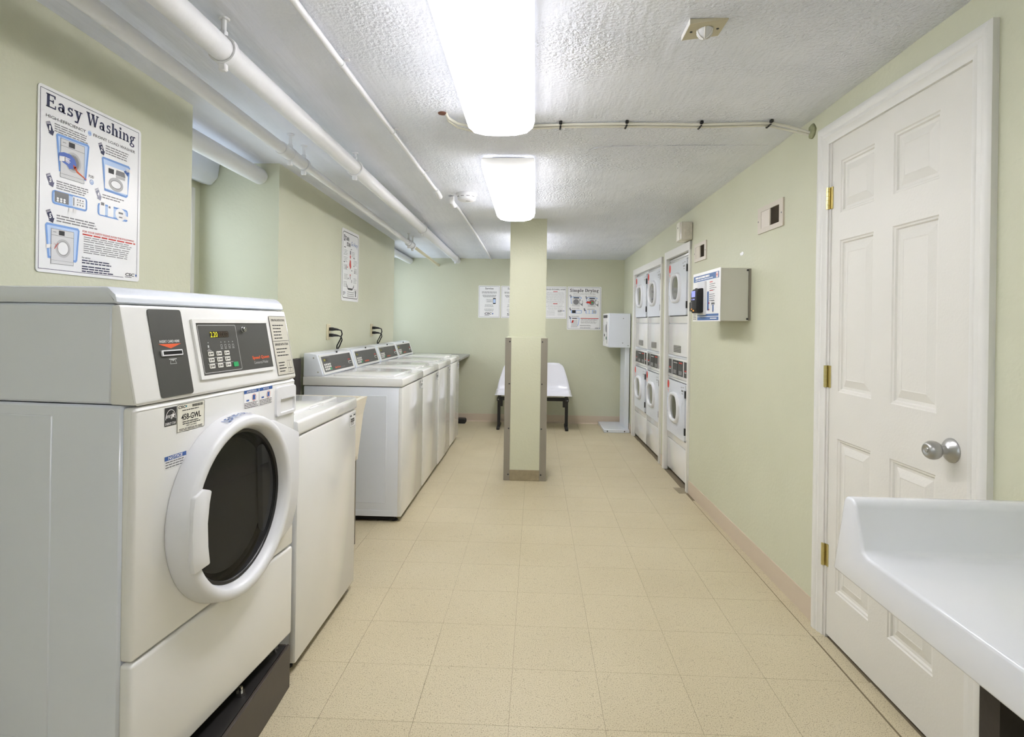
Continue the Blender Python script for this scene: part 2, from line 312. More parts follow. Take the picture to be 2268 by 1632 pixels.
class MB:
    def __init__(self, tf=None): self.v = []; self.f = []; self.tf = tf

    def add(self, vs_, fs_, tf=None):
        o = len(self.v); t = tf or self.tf
        self.v += [t(p) if t else tuple(p) for p in vs_]; self.f += [tuple(i + o for i in f) for f in fs_]; return self

    def box(self, x0, x1, y0, y1, z0, z1):
        return self.add([(x0, y0, z0), (x1, y0, z0), (x1, y1, z0), (x0, y1, z0), (x0, y0, z1), (x1, y0, z1), (x1, y1, z1), (x0, y1, z1)],
                        [(0, 3, 2, 1), (4, 5, 6, 7), (0, 1, 5, 4), (1, 2, 6, 5), (2, 3, 7, 6), (3, 0, 4, 7)])

    def bm(self, b):
        b.verts.index_update()
        self.add([tuple(v.co) for v in b.verts], [tuple(v.index for v in f.verts) for f in b.faces]); b.free(); return self

    def rbox(self, x0, x1, y0, y1, z0, z1, r=0.01, seg=2):
        b = bmesh.new(); bmesh.ops.create_cube(b, size=1)
        for v in b.verts:
            v.co = Vector((x0 if v.co.x < 0 else x1, y0 if v.co.y < 0 else y1, z0 if v.co.z < 0 else z1))
        bmesh.ops.bevel(b, geom=list(b.edges), offset=r, segments=seg, affect='EDGES', profile=0.5)
        return self.bm(b)

    def prism(self, poly, ax, lo, hi, r=0, seg=2):
        def P(a, c, t):
            return (t, a, c) if ax == 'x' else (a, t, c) if ax == 'y' else (a, c, t)
        n = len(poly)
        if not r:
            v = [P(a, c, lo) for a, c in poly] + [P(a, c, hi) for a, c in poly]
            return self.add(v, [tuple(range(n))[::-1], tuple(range(n, 2 * n))] + [(i, (i + 1) % n, n + (i + 1) % n, n + i) for i in range(n)])
        b = bmesh.new(); A = [b.verts.new(P(a, c, lo)) for a, c in poly]; B = [b.verts.new(P(a, c, hi)) for a, c in poly]
        b.faces.new(A[::-1]); b.faces.new(B)
        for i in range(n): b.faces.new((A[i], A[(i + 1) % n], B[(i + 1) % n], B[i]))
        bmesh.ops.recalc_face_normals(b, faces=list(b.faces))
        bmesh.ops.bevel(b, geom=list(b.edges), offset=r, segments=seg, affect='EDGES', profile=0.5)
        return self.bm(b)

    def tube(self, pts, r, n=12, cap=True):
        pts = [Vector(p) for p in pts]; rs = r if isinstance(r, (list, tuple)) else [r] * len(pts); rings = []
        prev = None
        for i, p in enumerate(pts):
            d = (pts[min(i + 1, len(pts) - 1)] - pts[max(i - 1, 0)]).normalized()
            a = prev if prev is not None else (Vector((0, 0, 1)) if abs(d.z) < 0.9 else Vector((1, 0, 0)))
            u = (a - d * a.dot(d)).normalized(); prev = u; v = d.cross(u)
            rings.append([tuple(p + (u * cos(2 * pi * k / n) + v * sin(2 * pi * k / n)) * rs[i]) for k in range(n)])
        V = [q for R in rings for q in R]; F = []
        for i in range(len(rings) - 1):
            for k in range(n): F.append((i * n + k, i * n + (k + 1) % n, (i + 1) * n + (k + 1) % n, (i + 1) * n + k))
        if cap: F += [tuple(range(n))[::-1], tuple(range((len(rings) - 1) * n, len(rings) * n))]
        return self.add(V, F)

    def lathe(self, prof, c, ax='x', n=48, closed=False):
        # prof: list of (along, radius)
        V = []; F = []
        for (h, r) in prof:
            for k in range(n):
                a = 2 * pi * k / n; p, q = r * cos(a), r * sin(a)
                V.append((c[0] + h, c[1] + p, c[2] + q) if ax == 'x' else (c[0] + p, c[1] + h, c[2] + q) if ax == 'y' else (c[0] + p, c[1] + q, c[2] + h))
        m = len(prof)
        for i in range(m - 1 if not closed else m):
            j = (i + 1) % m
            for k in range(n): F.append((i * n + k, i * n + (k + 1) % n, j * n + (k + 1) % n, j * n + k))
        if not closed:
            if prof[0][1] > 1e-5: F.append(tuple(range(n))[::-1])
            if prof[-1][1] > 1e-5: F.append(tuple(range((m - 1) * n, m * n)))
        return self.add(V, F)

    # flat print: (u, v) on a surface facing +x, at height w
    def flat(self, poly, w=0.0):
        return self.add([(w, a, c) for a, c in poly], [tuple(range(len(poly)))])

    def rect(self, u0, u1, v0, v1, w=0.0): return self.flat([(u0, v0), (u1, v0), (u1, v1), (u0, v1)], w)

    def outline(self, poly, t, w=0.0):
        n = len(poly); c = (sum(p[0] for p in poly) / n, sum(p[1] for p in poly) / n); inn = []
        for i in range(n):
            p, a, b = Vector(poly[i]), Vector(poly[i - 1]), Vector(poly[(i + 1) % n])
            d1 = (p - a).normalized(); d2 = (b - p).normalized(); n1 = Vector((-d1.y, d1.x)); n2 = Vector((-d2.y, d2.x))
            bi = (n1 + n2); bi = bi.normalized() if bi.length > 1e-6 else n1
            inn.append(tuple(p + bi * t / max(0.3, bi.dot(n1))))
        for i in range(n): self.flat([poly[i], poly[(i + 1) % n], inn[(i + 1) % n], inn[i]], w)
        return self

    def text(self, s, u, v, wd, h, w=0.0, bold=0.0, skew=0.0):
        V, F = text2d(s, bold)
        return self.add([(w, u + p[0] * wd + p[1] * skew * h, v + p[1] * h) for p in V], F)

    def serif(self, s, u, v, wd, cap, w=0.0):
        P, L = serif2d(s)
        for poly in P: self.flat([(u + p[0] * wd / L, v + p[1] * cap) for p in poly], w)
        return self

    def lines(self, u0, u1, v1, n, pitch, t, w=0.0, rag=0.25, seed=1, center=False):
        rnd = random.Random(seed)
        for i in range(n):
            k = 1 - rnd.random() * rag; v = v1 - i * pitch
            L = (u1 - u0) * k; a = (u0 + u1 - L) / 2 if center else u0
            # words
            x = a
            while x < a + L - 1e-6:
                e = min(a + L, x + (0.012 + rnd.random() * 0.02) * (u1 - u0) / 0.15); self.rect(x, e, v - t, v, w); x = e + 0.003 * (u1 - u0) / 0.15
        return self

    def disc(self, u, v, r, w=0.0, n=20, ry=None):
        return self.flat([(u + r * cos(2 * pi * k / n), v + (ry or r) * sin(2 * pi * k / n)) for k in range(n)], w)

    def ringf(self, u, v, r, t, w=0.0, n=28, ry=None):
        ry = ry or r
        for k in range(n):
            a, b = 2 * pi * k / n, 2 * pi * (k + 1) / n
            self.flat([(u + r * cos(a), v + ry * sin(a)), (u + r * cos(b), v + ry * sin(b)), (u + (r - t) * cos(b), v + (ry - t) * sin(b)), (u + (r - t) * cos(a), v + (ry - t) * sin(a))], w)
        return self

    def build(self, name, m, parent=None, smooth=True, ang=38, label=None):
        me = bpy.data.meshes.new(name); me.from_pydata(self.v, [], self.f); me.update()
        bmx = bmesh.new(); bmx.from_mesh(me); bmesh.ops.recalc_face_normals(bmx, faces=list(bmx.faces)); bmx.to_mesh(me); bmx.free()
        if smooth:
            me.polygons.foreach_set('use_smooth', [True] * len(me.polygons)); me.set_sharp_from_angle(angle=radians(ang))
        me.materials.append(m)
        o = bpy.data.objects.new(name, me); COL.objects.link(o)
        if parent: o.parent = parent
        if label: o['label'] = label
        return o

    def buildflat(self, name, m, parent=None, label=None):
        # flat print: keep face orientation towards +x
        me = bpy.data.meshes.new(name); me.from_pydata(self.v, [], self.f); me.materials.append(m); me.update()
        o = bpy.data.objects.new(name, me); COL.objects.link(o); o.parent = parent
        if label: o['label'] = label
        if name in ('small_print', 'keys', 'label_print', 'tag_print', 'sticker_print', 'panel_symbols', 'plate_print', 'unlit_digits', 'diagram_marks', 'reader_dots', 'drawn_buttons', 'drawn_keys'): o['kind'] = 'stuff'
        return o


def tag(o, label=None, cat=None, group=None, kind=None):
    if label: o['label'] = label
    if cat: o['category'] = cat
    if group: o['group'] = group
    if kind: o['kind'] = kind
    return o


def thing(name, label, cat, loc=(0, 0, 0), rz=0.0, group=None):
    o = bpy.data.objects.new(name, None); COL.objects.link(o); o.empty_display_size = 0.1
    o.location = loc; o.rotation_euler = (0, 0, rz)
    return tag(o, label, cat, group)


def struct(o): o['kind'] = 'structure'; return o


def copy_thing(root, loc, rz, label, group=None):
    r = root.copy(); COL.objects.link(r); r.location = loc; r.rotation_euler = (0, 0, rz); r['label'] = label
    if group: r['group'] = group
    for ch in list(root.children):
        c = ch.copy(); COL.objects.link(c); c.parent = r
        for g in ch.children:
            d = g.copy(); COL.objects.link(d); d.parent = c
    return r


def rrect(u0, u1, v0, v1, r, n=4):
    out = []
    for cx, cy, a in ((u1 - r, v0 + r, -90), (u1 - r, v1 - r, 0), (u0 + r, v1 - r, 90), (u0 + r, v0 + r, 180)):
        for k in range(n + 1): out.append((cx + r * cos(radians(a + 90 * k / n)), cy + r * sin(radians(a + 90 * k / n))))
    return out


def ceil_z(y): return 2.248 - 0.0213 * y
RW_ROT = pi + 0.019
def rwx(y): return 1.2605 - 0.019 * y


# ================================================================== SETTING
# floor with separate vinyl tiles
floor = struct(MB().box(-2.1, 2.1, -3.7, 7.7, -0.06, -0.0016).build('floor', M_GROUT, None, smooth=False))
T = 0.3048; G = 0.0006; meshes = {}
for i in range(-5, 5):
    for j in range(-5, 19):
        x0 = -0.0673 + i * T; x1 = x0 + T; y0 = 1.8369 + j * T; y1 = y0 + T
        if i == 4: x0 += 0.003
        x0c, x1c = max(x0, -1.5), min(x1, rwx((y0 + y1) / 2) - 0.002); y1c = min(y1, 7.455)
        if x1c - x0c < 0.02 or y1c - y0 < 0.02: continue
        if i == 4 and 0.9 < y0 < 2.3: x0c += 0.004
        k = (round(x1c - x0c, 3), round(y1c - y0, 3))
        if k not in meshes:
            g = MB().box(G, k[0] - G, G, k[1] - G, -0.0016, 0.0).build('tile', M_TILE, floor, smooth=False); meshes[k] = g.data
        else:
            g = bpy.data.objects.new('tile', meshes[k]); COL.objects.link(g); g.parent = floor
        g.location = (x0c, y0, 0)
# worn rectangle beside the dryer frame, dark bits on the floor
MB().add([(1.09, 4.606, .0006), (1.175, 4.604, .0006), (1.172, 4.445, .0006), (1.1, 4.443, .0006)], [(0, 1, 2, 3)]).build('worn_patch', M_SCUFF, floor, smooth=False)

# ceiling: hand-trowelled plaster, gently uneven
NX, NY = 110, 280; V = []; F = []
for a in range(NX + 1):
    for b in range(NY + 1):
        x = -2.1 + 4.2 * a / NX; y = -3.7 + 11.4 * b / NY
        amp = 0.0035 if x > -0.7 else 0.0018
        z = ceil_z(y) + amp * noise.noise(Vector((x * 3.1, y * 3.1, 0))) + amp * 0.5 * noise.noise(Vector((x * 9, y * 9, 4)))
        V.append((x, y, z))
for a in range(NX):
    for b in range(NY):
        i = a * (NY + 1) + b; F.append((i, i + 1, i + NY + 2, i + NY + 1))
n0 = len(V); V += [(-2.1, -3.7, 2.6), (2.1, -3.7, 2.6), (2.1, 7.7, 2.6), (-2.1, 7.7, 2.6)]; F.append((n0, n0 + 1, n0 + 2, n0 + 3))
cm = MB(); cm.v = V; cm.f = F
struct(cm.build('ceiling', M_CEIL, None, ang=80))

# left wall: three piers with window recesses between them
RECESS = [(-1.7, -0.1, 0.8), (2.468, 3.325, 1.0), (6.09, 7.46, 0.82)]  # first recess and its window unseen, inferred from side light, widened as fill
wl = MB(); yb = -3.7
for (a, b, sill) in RECESS:
    wl.box(-2.05, -1.5, yb, a, 0, 2.4); wl.box(-2.05, -1.5, a, b, 0, sill); yb = b
    wz0, wz1 = sill + 0.12, 2.02; wy0, wy1 = a + 0.06, b - 0.06
    if b > 7: wy1 = b - 0.12
    wl.box(-2.05, -1.97, a, wy0, sill, 2.4); wl.box(-2.05, -1.97, wy1, b, sill, 2.4); wl.box(-2.05, -1.97, wy0, wy1, sill, wz0); wl.box(-2.05, -1.97, wy0, wy1, wz1, 2.4)
struct(wl.build('wall_left', M_WALL, None, smooth=False))
for k, (a, b, sill) in enumerate(RECESS):
    wz0, wz1 = sill + 0.12, 2.02; wy0, wy1 = a + 0.06, b - 0.06
    if b > 7: wy1 = b - 0.12
    win = struct(bpy.data.objects.new('window_%d' % (k + 1), None)); COL.objects.link(win); win.location = (-1.99, wy0, wz0)
    W_, H_ = wy1 - wy0, wz1 - wz0
    f = MB()
    for (p, q, s, t) in ((0, .035, 0, H_), (W_ - .035, W_, 0, H_), (.035, W_ - .035, 0, .04), (.035, W_ - .035, H_ - .05, H_)): f.rbox(-.03, .03, p, q, s, t, .004, 1)
    f.build('window_frame', M_TRIM, win)
    s = MB(); mid = H_ * 0.55
    for (p, q, c, d) in ((.035, .075, .04, mid), (W_ - .075, W_ - .035, .04, mid), (.075, W_ - .075, .04, .08), (.075, W_ - .075, mid - .035, mid)): s.rbox(-.005, .02, p, q, c, d, .003, 1)
    s.build('lower_sash', M_GREYL, win)
    s = MB()
    for (p, q, c, d) in ((.035, .065, mid, H_ - .05), (W_ - .065, W_ - .035, mid, H_ - .05), (.065, W_ - .065, H_ - .08, H_ - .05)): s.rbox(-.025, -.006, p, q, c, d, .003, 1)
    s.build('upper_sash', M_TRIM, win)
    MB().box(.004, .007, .075, W_ - .075, .08, mid - .035).build('pane', M_GLASS, win, smooth=False)
    MB().box(-.017, -.014, .065, W_ - .065, mid, H_ - .08).build('pane', M_GLASS, win, smooth=False)
    MB().rbox(-.47, .04, -.05, W_ + .05, -.135, -.11, .004, 1)
    portal(wy0, wy1, wz0, wz1, -2.06)
# white plastered beam at the head of the recess
lt = MB()
for (a, b) in ((2.468, 3.325), (6.09, 7.46)): pass
lt.prism([(-1.97, 2.06), (-1.9, 2.045), (-1.86, 2.09), (-1.845, 2.2), (-1.97, 2.2)], 'y', 2.468, 3.325, .012)
struct(lt.build('trim_lintel', M_CEIL, None))

# right wall with the door and dryer openings (slightly skewed against the tile grid)
def rwbox(mb, ya, yb_, z0, z1, t=0.12, off=0.0):
    mb.add([(rwx(ya) + off, ya, z0), (rwx(ya) + off + t, ya, z0), (rwx(yb_) + off + t, yb_, z0), (rwx(yb_) + off, yb_, z0),
            (rwx(ya) + off, ya, z1), (rwx(ya) + off + t, ya, z1), (rwx(yb_) + off + t, yb_, z1), (rwx(yb_) + off, yb_, z1)],
           [(0, 3, 2, 1), (4, 5, 6, 7), (0, 1, 5, 4), (1, 2, 6, 5), (2, 3, 7, 6), (3, 0, 4, 7)])
wr = MB()
for (a, b, z0) in ((-3.7, 1.66, 0), (1.66, 2.46, 2.04), (2.46, 4.53, 0), (4.53, 5.21, 1.87), (5.21, 5.43, 0), (5.43, 6.71, 1.845), (6.71, 7.7, 0)): rwbox(wr, a, b, z0, 2.4)
struct(wr.build('wall_right', M_WALL, None, smooth=False))
# dark shell added behind the dryers and door to stop sky light leaking in
sv = MB(); sv.box(2.02, 2.1, -3.7, 7.7, 0, 2.4); sv.box(1.3, 2.1, 7.62, 7.7, 0, 2.4); sv.box(1.36, 2.1, 3.4, 3.48, 0, 2.4)
struct(sv.build('wall_light_block', M_SHADE, None, smooth=False))
struct(MB().box(-2.05, 1.35, 7.46, 7.6, 0, 2.4).build('wall_back', M_WALL, None, smooth=False))
struct(MB().box(-2.1, 2.1, -3.7, -3.6, 0, 2.4).build('wall_front', M_WALL, None, smooth=False))

# baseboards
bb = MB()
for (a, b) in ((2.545, 4.46), (6.78, 7.45), (5.26, 5.36), (-3.6, 1.6)): 
    rwbox(bb, a, b, 0, 0.098, 0.012, -0.006)
struct(bb.build('baseboard_right', M_BASEB, None, smooth=False))
b2 = MB(); b2.box(-.84, 1.12, 7.448, 7.462, 0, .1); b2.box(-1.9, -.84, 7.448, 7.462, 0, .1)
struct(b2.build('baseboard_back', M_BASEB, None, smooth=False))
bq = MB(); bq.prism([(7.43, 0), (7.449, 0), (7.449, .012), (7.441, .008)], 'x', -1.9, 1.1)
struct(bq.build('baseboard_toe', M_BASEB, None))

# door casing
def rw_root(name, y, z=0.0):
    o = bpy.data.objects.new(name, None); COL.objects.link(o); o.location = (rwx(y), y, z); o.rotation_euler = (0, 0, RW_ROT); return o
# local frame on the right wall: +x into the room, +y towards the camera side, z up
tr = struct(rw_root('trim_door', 2.54))
prof = [(0, 0), (.018, 0), (.024, .008), (.024, .028), (.018, .036), (.02, .05), (.013, .06), (.012, .078), (0, .078)]  # (x out, across from outer edge)
HT = 2.109; np_ = len(prof)
def mitred(a_pts, b_pts, name):
    MB().add(a_pts + b_pts, [tuple(range(np_))[::-1], tuple(range(np_, 2 * np_))] + [(k, (k + 1) % np_, np_ + (k + 1) % np_, np_ + k) for k in range(np_)]).build(name, M_TRIM, tr)
mitred([(x, b, 0) for x, b in prof], [(x, b, HT - b) for x, b in prof], 'casing_leg')
mitred([(x, .93 - b, 0) for x, b in prof], [(x, .93 - b, HT - b) for x, b in prof], 'casing_leg')
mitred([(x, b, HT - b) for x, b in prof], [(x, .93 - b, HT - b) for x, b in prof], 'casing_head')
jb = MB(); jb.box(-.11, .006, .078, .09, 0, 2.04); jb.box(-.11, .006, .862, .874, 0, 2.04); jb.box(-.11, .006, .078, .874, 2.034, 2.046); jb.build('jamb', M_TRIM, tr, smooth=False)

# six-panel door
dr = struct(rw_root('door_1', 2.45))   # local y = 2.45 - Y
DW, DH, DF = .777, 2.0325, .001
cols = [(2.45 - 2.387, 2.45 - 2.162), (2.45 - 2.052, 2.45 - 1.828)]
rows = [(.21, .826), (1.014, 1.622), (1.732, 1.942)]
slab = MB(); xs = [0, cols[0][0], cols[0][1], cols[1][0], cols[1][1], DW]; zs = [.012, rows[0][0], rows[0][1], rows[1][0], rows[1][1], rows[2][0], rows[2][1], DH]
for i in range(5):
    for j in range(7):
        if i in (1, 3) and j in (1, 3, 5): continue
        slab.box(-.04, DF, xs[i], xs[i + 1], zs[j], zs[j + 1])
slab.build('door_slab', M_DOOR, dr, smooth=False)
for c in cols:
    for r in rows:
        p = MB(); a0, a1, z0, z1 = c[0], c[1], r[0], r[1]
        def ring(d, x): return [(x, a0 + d, z0 + d), (x, a1 - d, z0 + d), (x, a1 - d, z1 - d), (x, a0 + d, z1 - d)]
        steps = [(0, DF), (.004, DF - .004), (.010, DF - .005), (.014, DF - .011), (.024, DF - .012), (.052, DF - .003), (.055, DF - .004)]
        Vv = []; Ff = []
        for k, (d, x) in enumerate(steps):
            Vv += ring(d, x)
            if k:
                for e in range(4): Ff.append(((k - 1) * 4 + e, (k - 1) * 4 + (e + 1) % 4, k * 4 + (e + 1) % 4, k * 4 + e))
        Ff.append(tuple(range(4 * len(steps) - 4, 4 * len(steps)))); p.add(Vv, Ff); p.build('door_panel', M_DOOR, dr, smooth=False)
for z in (1.805, 1.07, .336):
    h = MB(); y = -.012
    for k in range(5): h.tube([(.012, y, z - .045 + k * .018), (.012, y, z - .045 + k * .018 + .0172)], .0075, 10)
    h.box(0, .006, y, y + .022, z - .045, z + .045); h.box(0, .006, y - .016, y, z - .045, z + .045)
    h.build('hinge', M_BRASS, dr)
kn = MB(); kz = .916; ky = 2.45 - 1.762
kn.lathe([(DF, .0), (DF, .036), (.004, .036), (.010, .031), (.016, .018), (.02, .013), (.034, .012), (.036, .016), (.041, .0225), (.048, .0265), (.056, .0278), (.064, .0268), (.071, .023), (.075, .0195), (.0762, .0175), (.0757, .012), (.073, .0085), (.073, 0)], (0, ky, kz), 'x', 40)
ko = kn.build('door_knob', M_STEEL, dr)
kk = MB(); kk.lathe([(.0725, .0), (.0725, .0075), (.0755, .0065), (.0755, 0)], (0, ky, kz), 'x', 20); kk.build('keyhole', M_CHROME, ko)
MB().rbox(-.03, -.002, DW + .0005, DW + .007, .9, .965, .002, 1).build('latch_plate', M_BRASS, dr)

# dryer opening frames
def dryer_frame(name, yf, yn, top, wd):
    t = struct(rw_root(name, yf)); L = yf - yn
    MB().rbox(-.02, .018, 0, wd, 0, top, .003, 1).build('frame_leg', M_TRIM, t)
    MB().rbox(-.02, .018, L - wd * .55, L, 0, top, .003, 1).build('frame_leg', M_TRIM, t)
    MB().rbox(-.02, .0195, 0, L, top - .066, top, .003, 1).build('frame_head', M_TRIM, t)
dryer_frame('trim_dryers', 6.76, 5.372, 1.895, .07)
dryer_frame('trim_dryer', 5.252, 4.467, 1.912, .062)

# ================================================================== COLUMN
c = thing('column', 'square pale green column in the middle of the aisle with grey corner guards', 'column', (-.07, 4.69, 0))
MB().box(-.152, .154, .19, .48, 1.13, 2.2).build('shaft', M_WALL, c, smooth=False)
MB().rbox(-.166, .162, .004, .52, 0, 1.157, .004, 1).build('casing', M_WALL, c)
for s in (-1, 1):
    x0, x1 = (-.17, -.124) if s < 0 else (.115, .166)
    g = MB(); g.box(x0, x1, 0, .004, .002, 1.15)
    xa = x0 - .003 if s < 0 else x1
    g.box(xa, xa + .003, 0, .05, .002, 1.15)
    go = g.build('corner_guard', M_GUARD, c, smooth=False)
    for z in (.05, .42, .78, 1.12):
        q = MB(); q.lathe([(0, .006), (-.003, .004), (-.003, 0)], ((x1 - .012 if s < 0 else x0 + .012), 0, z), 'y', 10); q.build('screw', M_INK, go)
MB().rbox(-.124, .115, -.001, .006, 0, .087, .002, 1).build('base_strip', M_SCUFF, c)

# ================================================================== CEILING SERVICES
def lamp(cx, y0, y1, label):
    ym = (y0 + y1) / 2; zc = ceil_z(ym)
    t = thing('ceiling_light', label, 'light', (cx, ym, zc - .004), 0, 'wraparound ceiling lights'); t.rotation_euler = (math.atan(-0.0213), 0, 0)
    h = (y1 - y0) / 2
    MB().rbox(-.09, .09, -h + .04, h - .04, -.03, .002, .004, 1).build('housing', M_TRIM, t)
    # wraparound acrylic lens with rounded lower corners and sloped ends
    pr = [(-.143, -.014), (-.147, -.048), (-.138, -.080), (-.112, -.104), (-.065, -.115), (0, -.118), (.065, -.115), (.112, -.104), (.138, -.080), (.147, -.048), (.143, -.014)]
    st = [(-h, .97, .12), (-h + .012, .99, .5), (-h + .03, 1, .78), (-h + .055, 1, .93), (-h + .09, 1, 1), (h - .09, 1, 1), (h - .055, 1, .95), (h - .03, .985, .84), (h - .012, .96, .66), (h, .92, .3)]
    Vv = []; Ff = []; n = len(pr)
    for (y, sx, sz) in st: Vv += [(p[0] * sx, y, -.012 + (p[1] + .012) * sz) for p in pr]
    for i in range(len(st) - 1):
        for k in range(n - 1): Ff.append((i * n + k, i * n + k + 1, (i + 1) * n + k + 1, (i + 1) * n + k))
        Ff.append((i * n + n - 1, i * n, (i + 1) * n, (i + 1) * n + n - 1))
    Ff += [tuple(range(n))[::-1], tuple(range((len(st) - 1) * n, len(st) * n))]
    MB().add(Vv, Ff).build('lens', M_LAMP, t, ang=50)
    return t
lamp(-.163, 1.30, 2.57, 'lit white wraparound ceiling light nearest the camera, cut by the top of the picture')
lamp(-.163, 3.15, 4.46, 'lit white wraparound ceiling light just in front of the column')
lamp(-.085, 5.55, 6.75, 'lit white wraparound ceiling light hidden behind the top of the column')
lamp(-.150, -1.30, -.07, 'added unseen wraparound ceiling light behind the camera, lighting surfaces that face it')  # unseen fixture, added to light the surfaces facing the camera

lamp(-.150, -3.2, -1.97, 'added unseen wraparound fill light at the far end behind the camera')  # extra unseen fixture, put in as fill for ceiling and washer side

# pipes
def pz(y, d): return ceil_z(y) - d
def hanger(parent, x, y, zt, zp, r, style=0):
    h = MB(); h.tube([(x, y, zt), (x, y, zp + r + .012)], .0085, 8); h.lathe([(0, .018), (-.006, .016), (-.006, 0)], (x, y, zt), 'z', 12)
    ho = h.build('hanger', M_PIPE, parent)
    b = MB(); b.lathe([(-.012, r + .001), (-.012, r + .007), (.012, r + .007), (.012, r + .001)], (x, y, zp), 'y', 24, True)
    b.rbox(x - .012, x + .012, y - .01, y + .01, zp - r - .028, zp - r - .004, .004, 1); b.rbox(x - .01, x + .01, y - .01, y + .01, zp + r, zp + r + .025, .003, 1)
    b.build('clamp_ring', M_PIPE, ho)
p2 = thing('heating_pipe', 'thick white painted pipe hung under the ceiling on ring clamps', 'pipe', (0, 0, 0))
def p2p(y): return (-.985 - .0042 * (y - 1.5), y, 2.112 - .0091 * (y - 1.5))
MB().tube([p2p(y) for y in (-3.6, 1.7, 3.2, 5, 7.46)], .0375, 20).build('pipe_run', M_PIPE, p2)
for y in (1.78, 3.12, 5.05, 7.2):
    q = p2p(y); hanger(p2, q[0], y, ceil_z(y), q[2], .0375)
p1 = thing('water_pipe', 'thinner white painted pipe between the thick pipe and the left wall', 'pipe', (0, 0, 0))
def p1p(y): return (-1.213 - .0079 * (y - 1.5), y, 2.112 - .0190 * (y - 1.5))
MB().tube([p1p(y) for y in (-3.6, 1.5, 2.75)], .0265, 16).build('pipe_run', M_PIPE, p1)
MB().tube([p1p(2.72), p1p(2.98)], .031, 16).build('coupling', M_PIPE, p1)
MB().tube([p1p(y) for y in (2.95, 4, 5.6)], .0215, 16).build('pipe_run', M_PIPE, p1)
MB().tube([p1p(5.55), p1p(5.85)], .027, 16).build('coupling', M_PIPE, p1)
MB().tube([p1p(5.8), p1p(7.46)], .0165, 14).build('pipe_run', M_IVORY, p1)
for y in (2.83, 3.0, 5.62, 5.8):
    q = p1p(y); hanger(p1, q[0], y, ceil_z(y), q[2], .027)
p0 = thing('insulated_pipe', 'thick smooth white pipe crossing the near window recess', 'pipe', (0, 0, 0))
MB().tube([(-1.615, y, 2.125 - .0112 * (y - 1.2)) for y in (2.468, 3.325)], .046, 22).build('pipe_run', M_PIPE, p0)
p0 = thing('insulated_pipe', 'thick white pipe ending at the back wall in the far window recess', 'pipe', (0, 0, 0))
MB().tube([(-1.635, y, 2.098 - .0112 * (y - 3.3)) for y in (6.09, 7.46)], .04, 22).build('pipe_run', M_PIPE, p0)

def conduit(label, pts, r, ends):
    t = thing('electrical_conduit', label, 'conduit', (0, 0, 0)); MB().tube(pts, r, 12).build('pipe_run', M_PIPE, t); return t
ca, cb = (-.712, -.675)
t = conduit('thin white conduit screwed to the ceiling, running from the top edge to its capped end', [(ca - .0, y, ceil_z(y) - .017) for y in (-3.6, 1.7)] + [(cb, 3.90, ceil_z(3.9) - .017)], .0115, 1)
MB().tube([(-.675, 3.84, ceil_z(3.84) - .019), (-.675, 3.93, ceil_z(3.93) - .019), (-.674, 3.965, ceil_z(3.965) - .027), (-.672, 4.0, ceil_z(4) - .03)], [.016, .017, .019, .017], 12).build('end_cap', M_PIPE, t)
for y in (2.05, 2.75, 3.45):
    k = MB(); x = -.712 + .0168 * (y - 1.7); k.lathe([(-.008, .0118), (-.008, .014), (.008, .014), (.008, .0118)], (x, y, ceil_z(y) - .017), 'y', 14, True); k.rbox(x + .01, x + .03, y - .007, y + .007, ceil_z(y) - .008, ceil_z(y) + .002, .002, 1); k.build('strap', M_PIPE, t)
t = conduit('thin white conduit from the elbow beside the smoke detector to the back wall', [(-.606, 4.16, ceil_z(4.16) - .03), (-.6, 4.4, ceil_z(4.4) - .02), (-.585, 5.6, ceil_z(5.6) - .013), (-.579, 7.44, ceil_z(7.44) - .013)], .011, 1)
MB().tube([(-.610, 4.10, ceil_z(4.1)), (-.609, 4.11, ceil_z(4.1) - .035), (-.606, 4.17, ceil_z(4.17) - .046), (-.604, 4.24, ceil_z(4.24) - .038)], [.02, .021, .021, .014], 14).build('elbow', M_PIPE, t)
for y in (5.1, 6.3):
    k = MB(); x = -.592; k.lathe([(-.008, .0112), (-.008, .014), (.008, .014), (.008, .0112)], (x, y, ceil_z(y) - .014), 'y', 14, True); k.rbox(x + .01, x + .03, y - .007, y + .007, ceil_z(y) - .008, ceil_z(y) + .002, .002, 1); k.build('strap', M_PIPE, t)

s = thing('smoke_detector', 'round white smoke detector on the ceiling left of the second light', 'smoke detector', (-.492, 4.03, ceil_z(4.03)))
MB().lathe([(.002, .073), (-.012, .073), (-.014, .07), (-.014, 0)], (0, 0, 0), 'z', 36).build('mounting_base', M_PLAS, s)
MB().lathe([(-.014, .066), (-.022, .066), (-.042, .062), (-.049, .052), (-.051, .03), (-.051, 0)], (0, 0, 0), 'z', 36).build('housing', M_PLAS, s)
for a in (215, 250, 285, 320):
    q = MB(); q.box(-.011, .011, .0648, .0668, -.026, -.023); o = q.build('vent_slot', M_INK, s, smooth=False); o.rotation_euler = (0, 0, radians(a - 90))
MB().lathe([(-.05, .018), (-.053, .016), (-.053, 0)], (.012, -.012, 0), 'z', 20).build('test_button', M_LGREY, s)

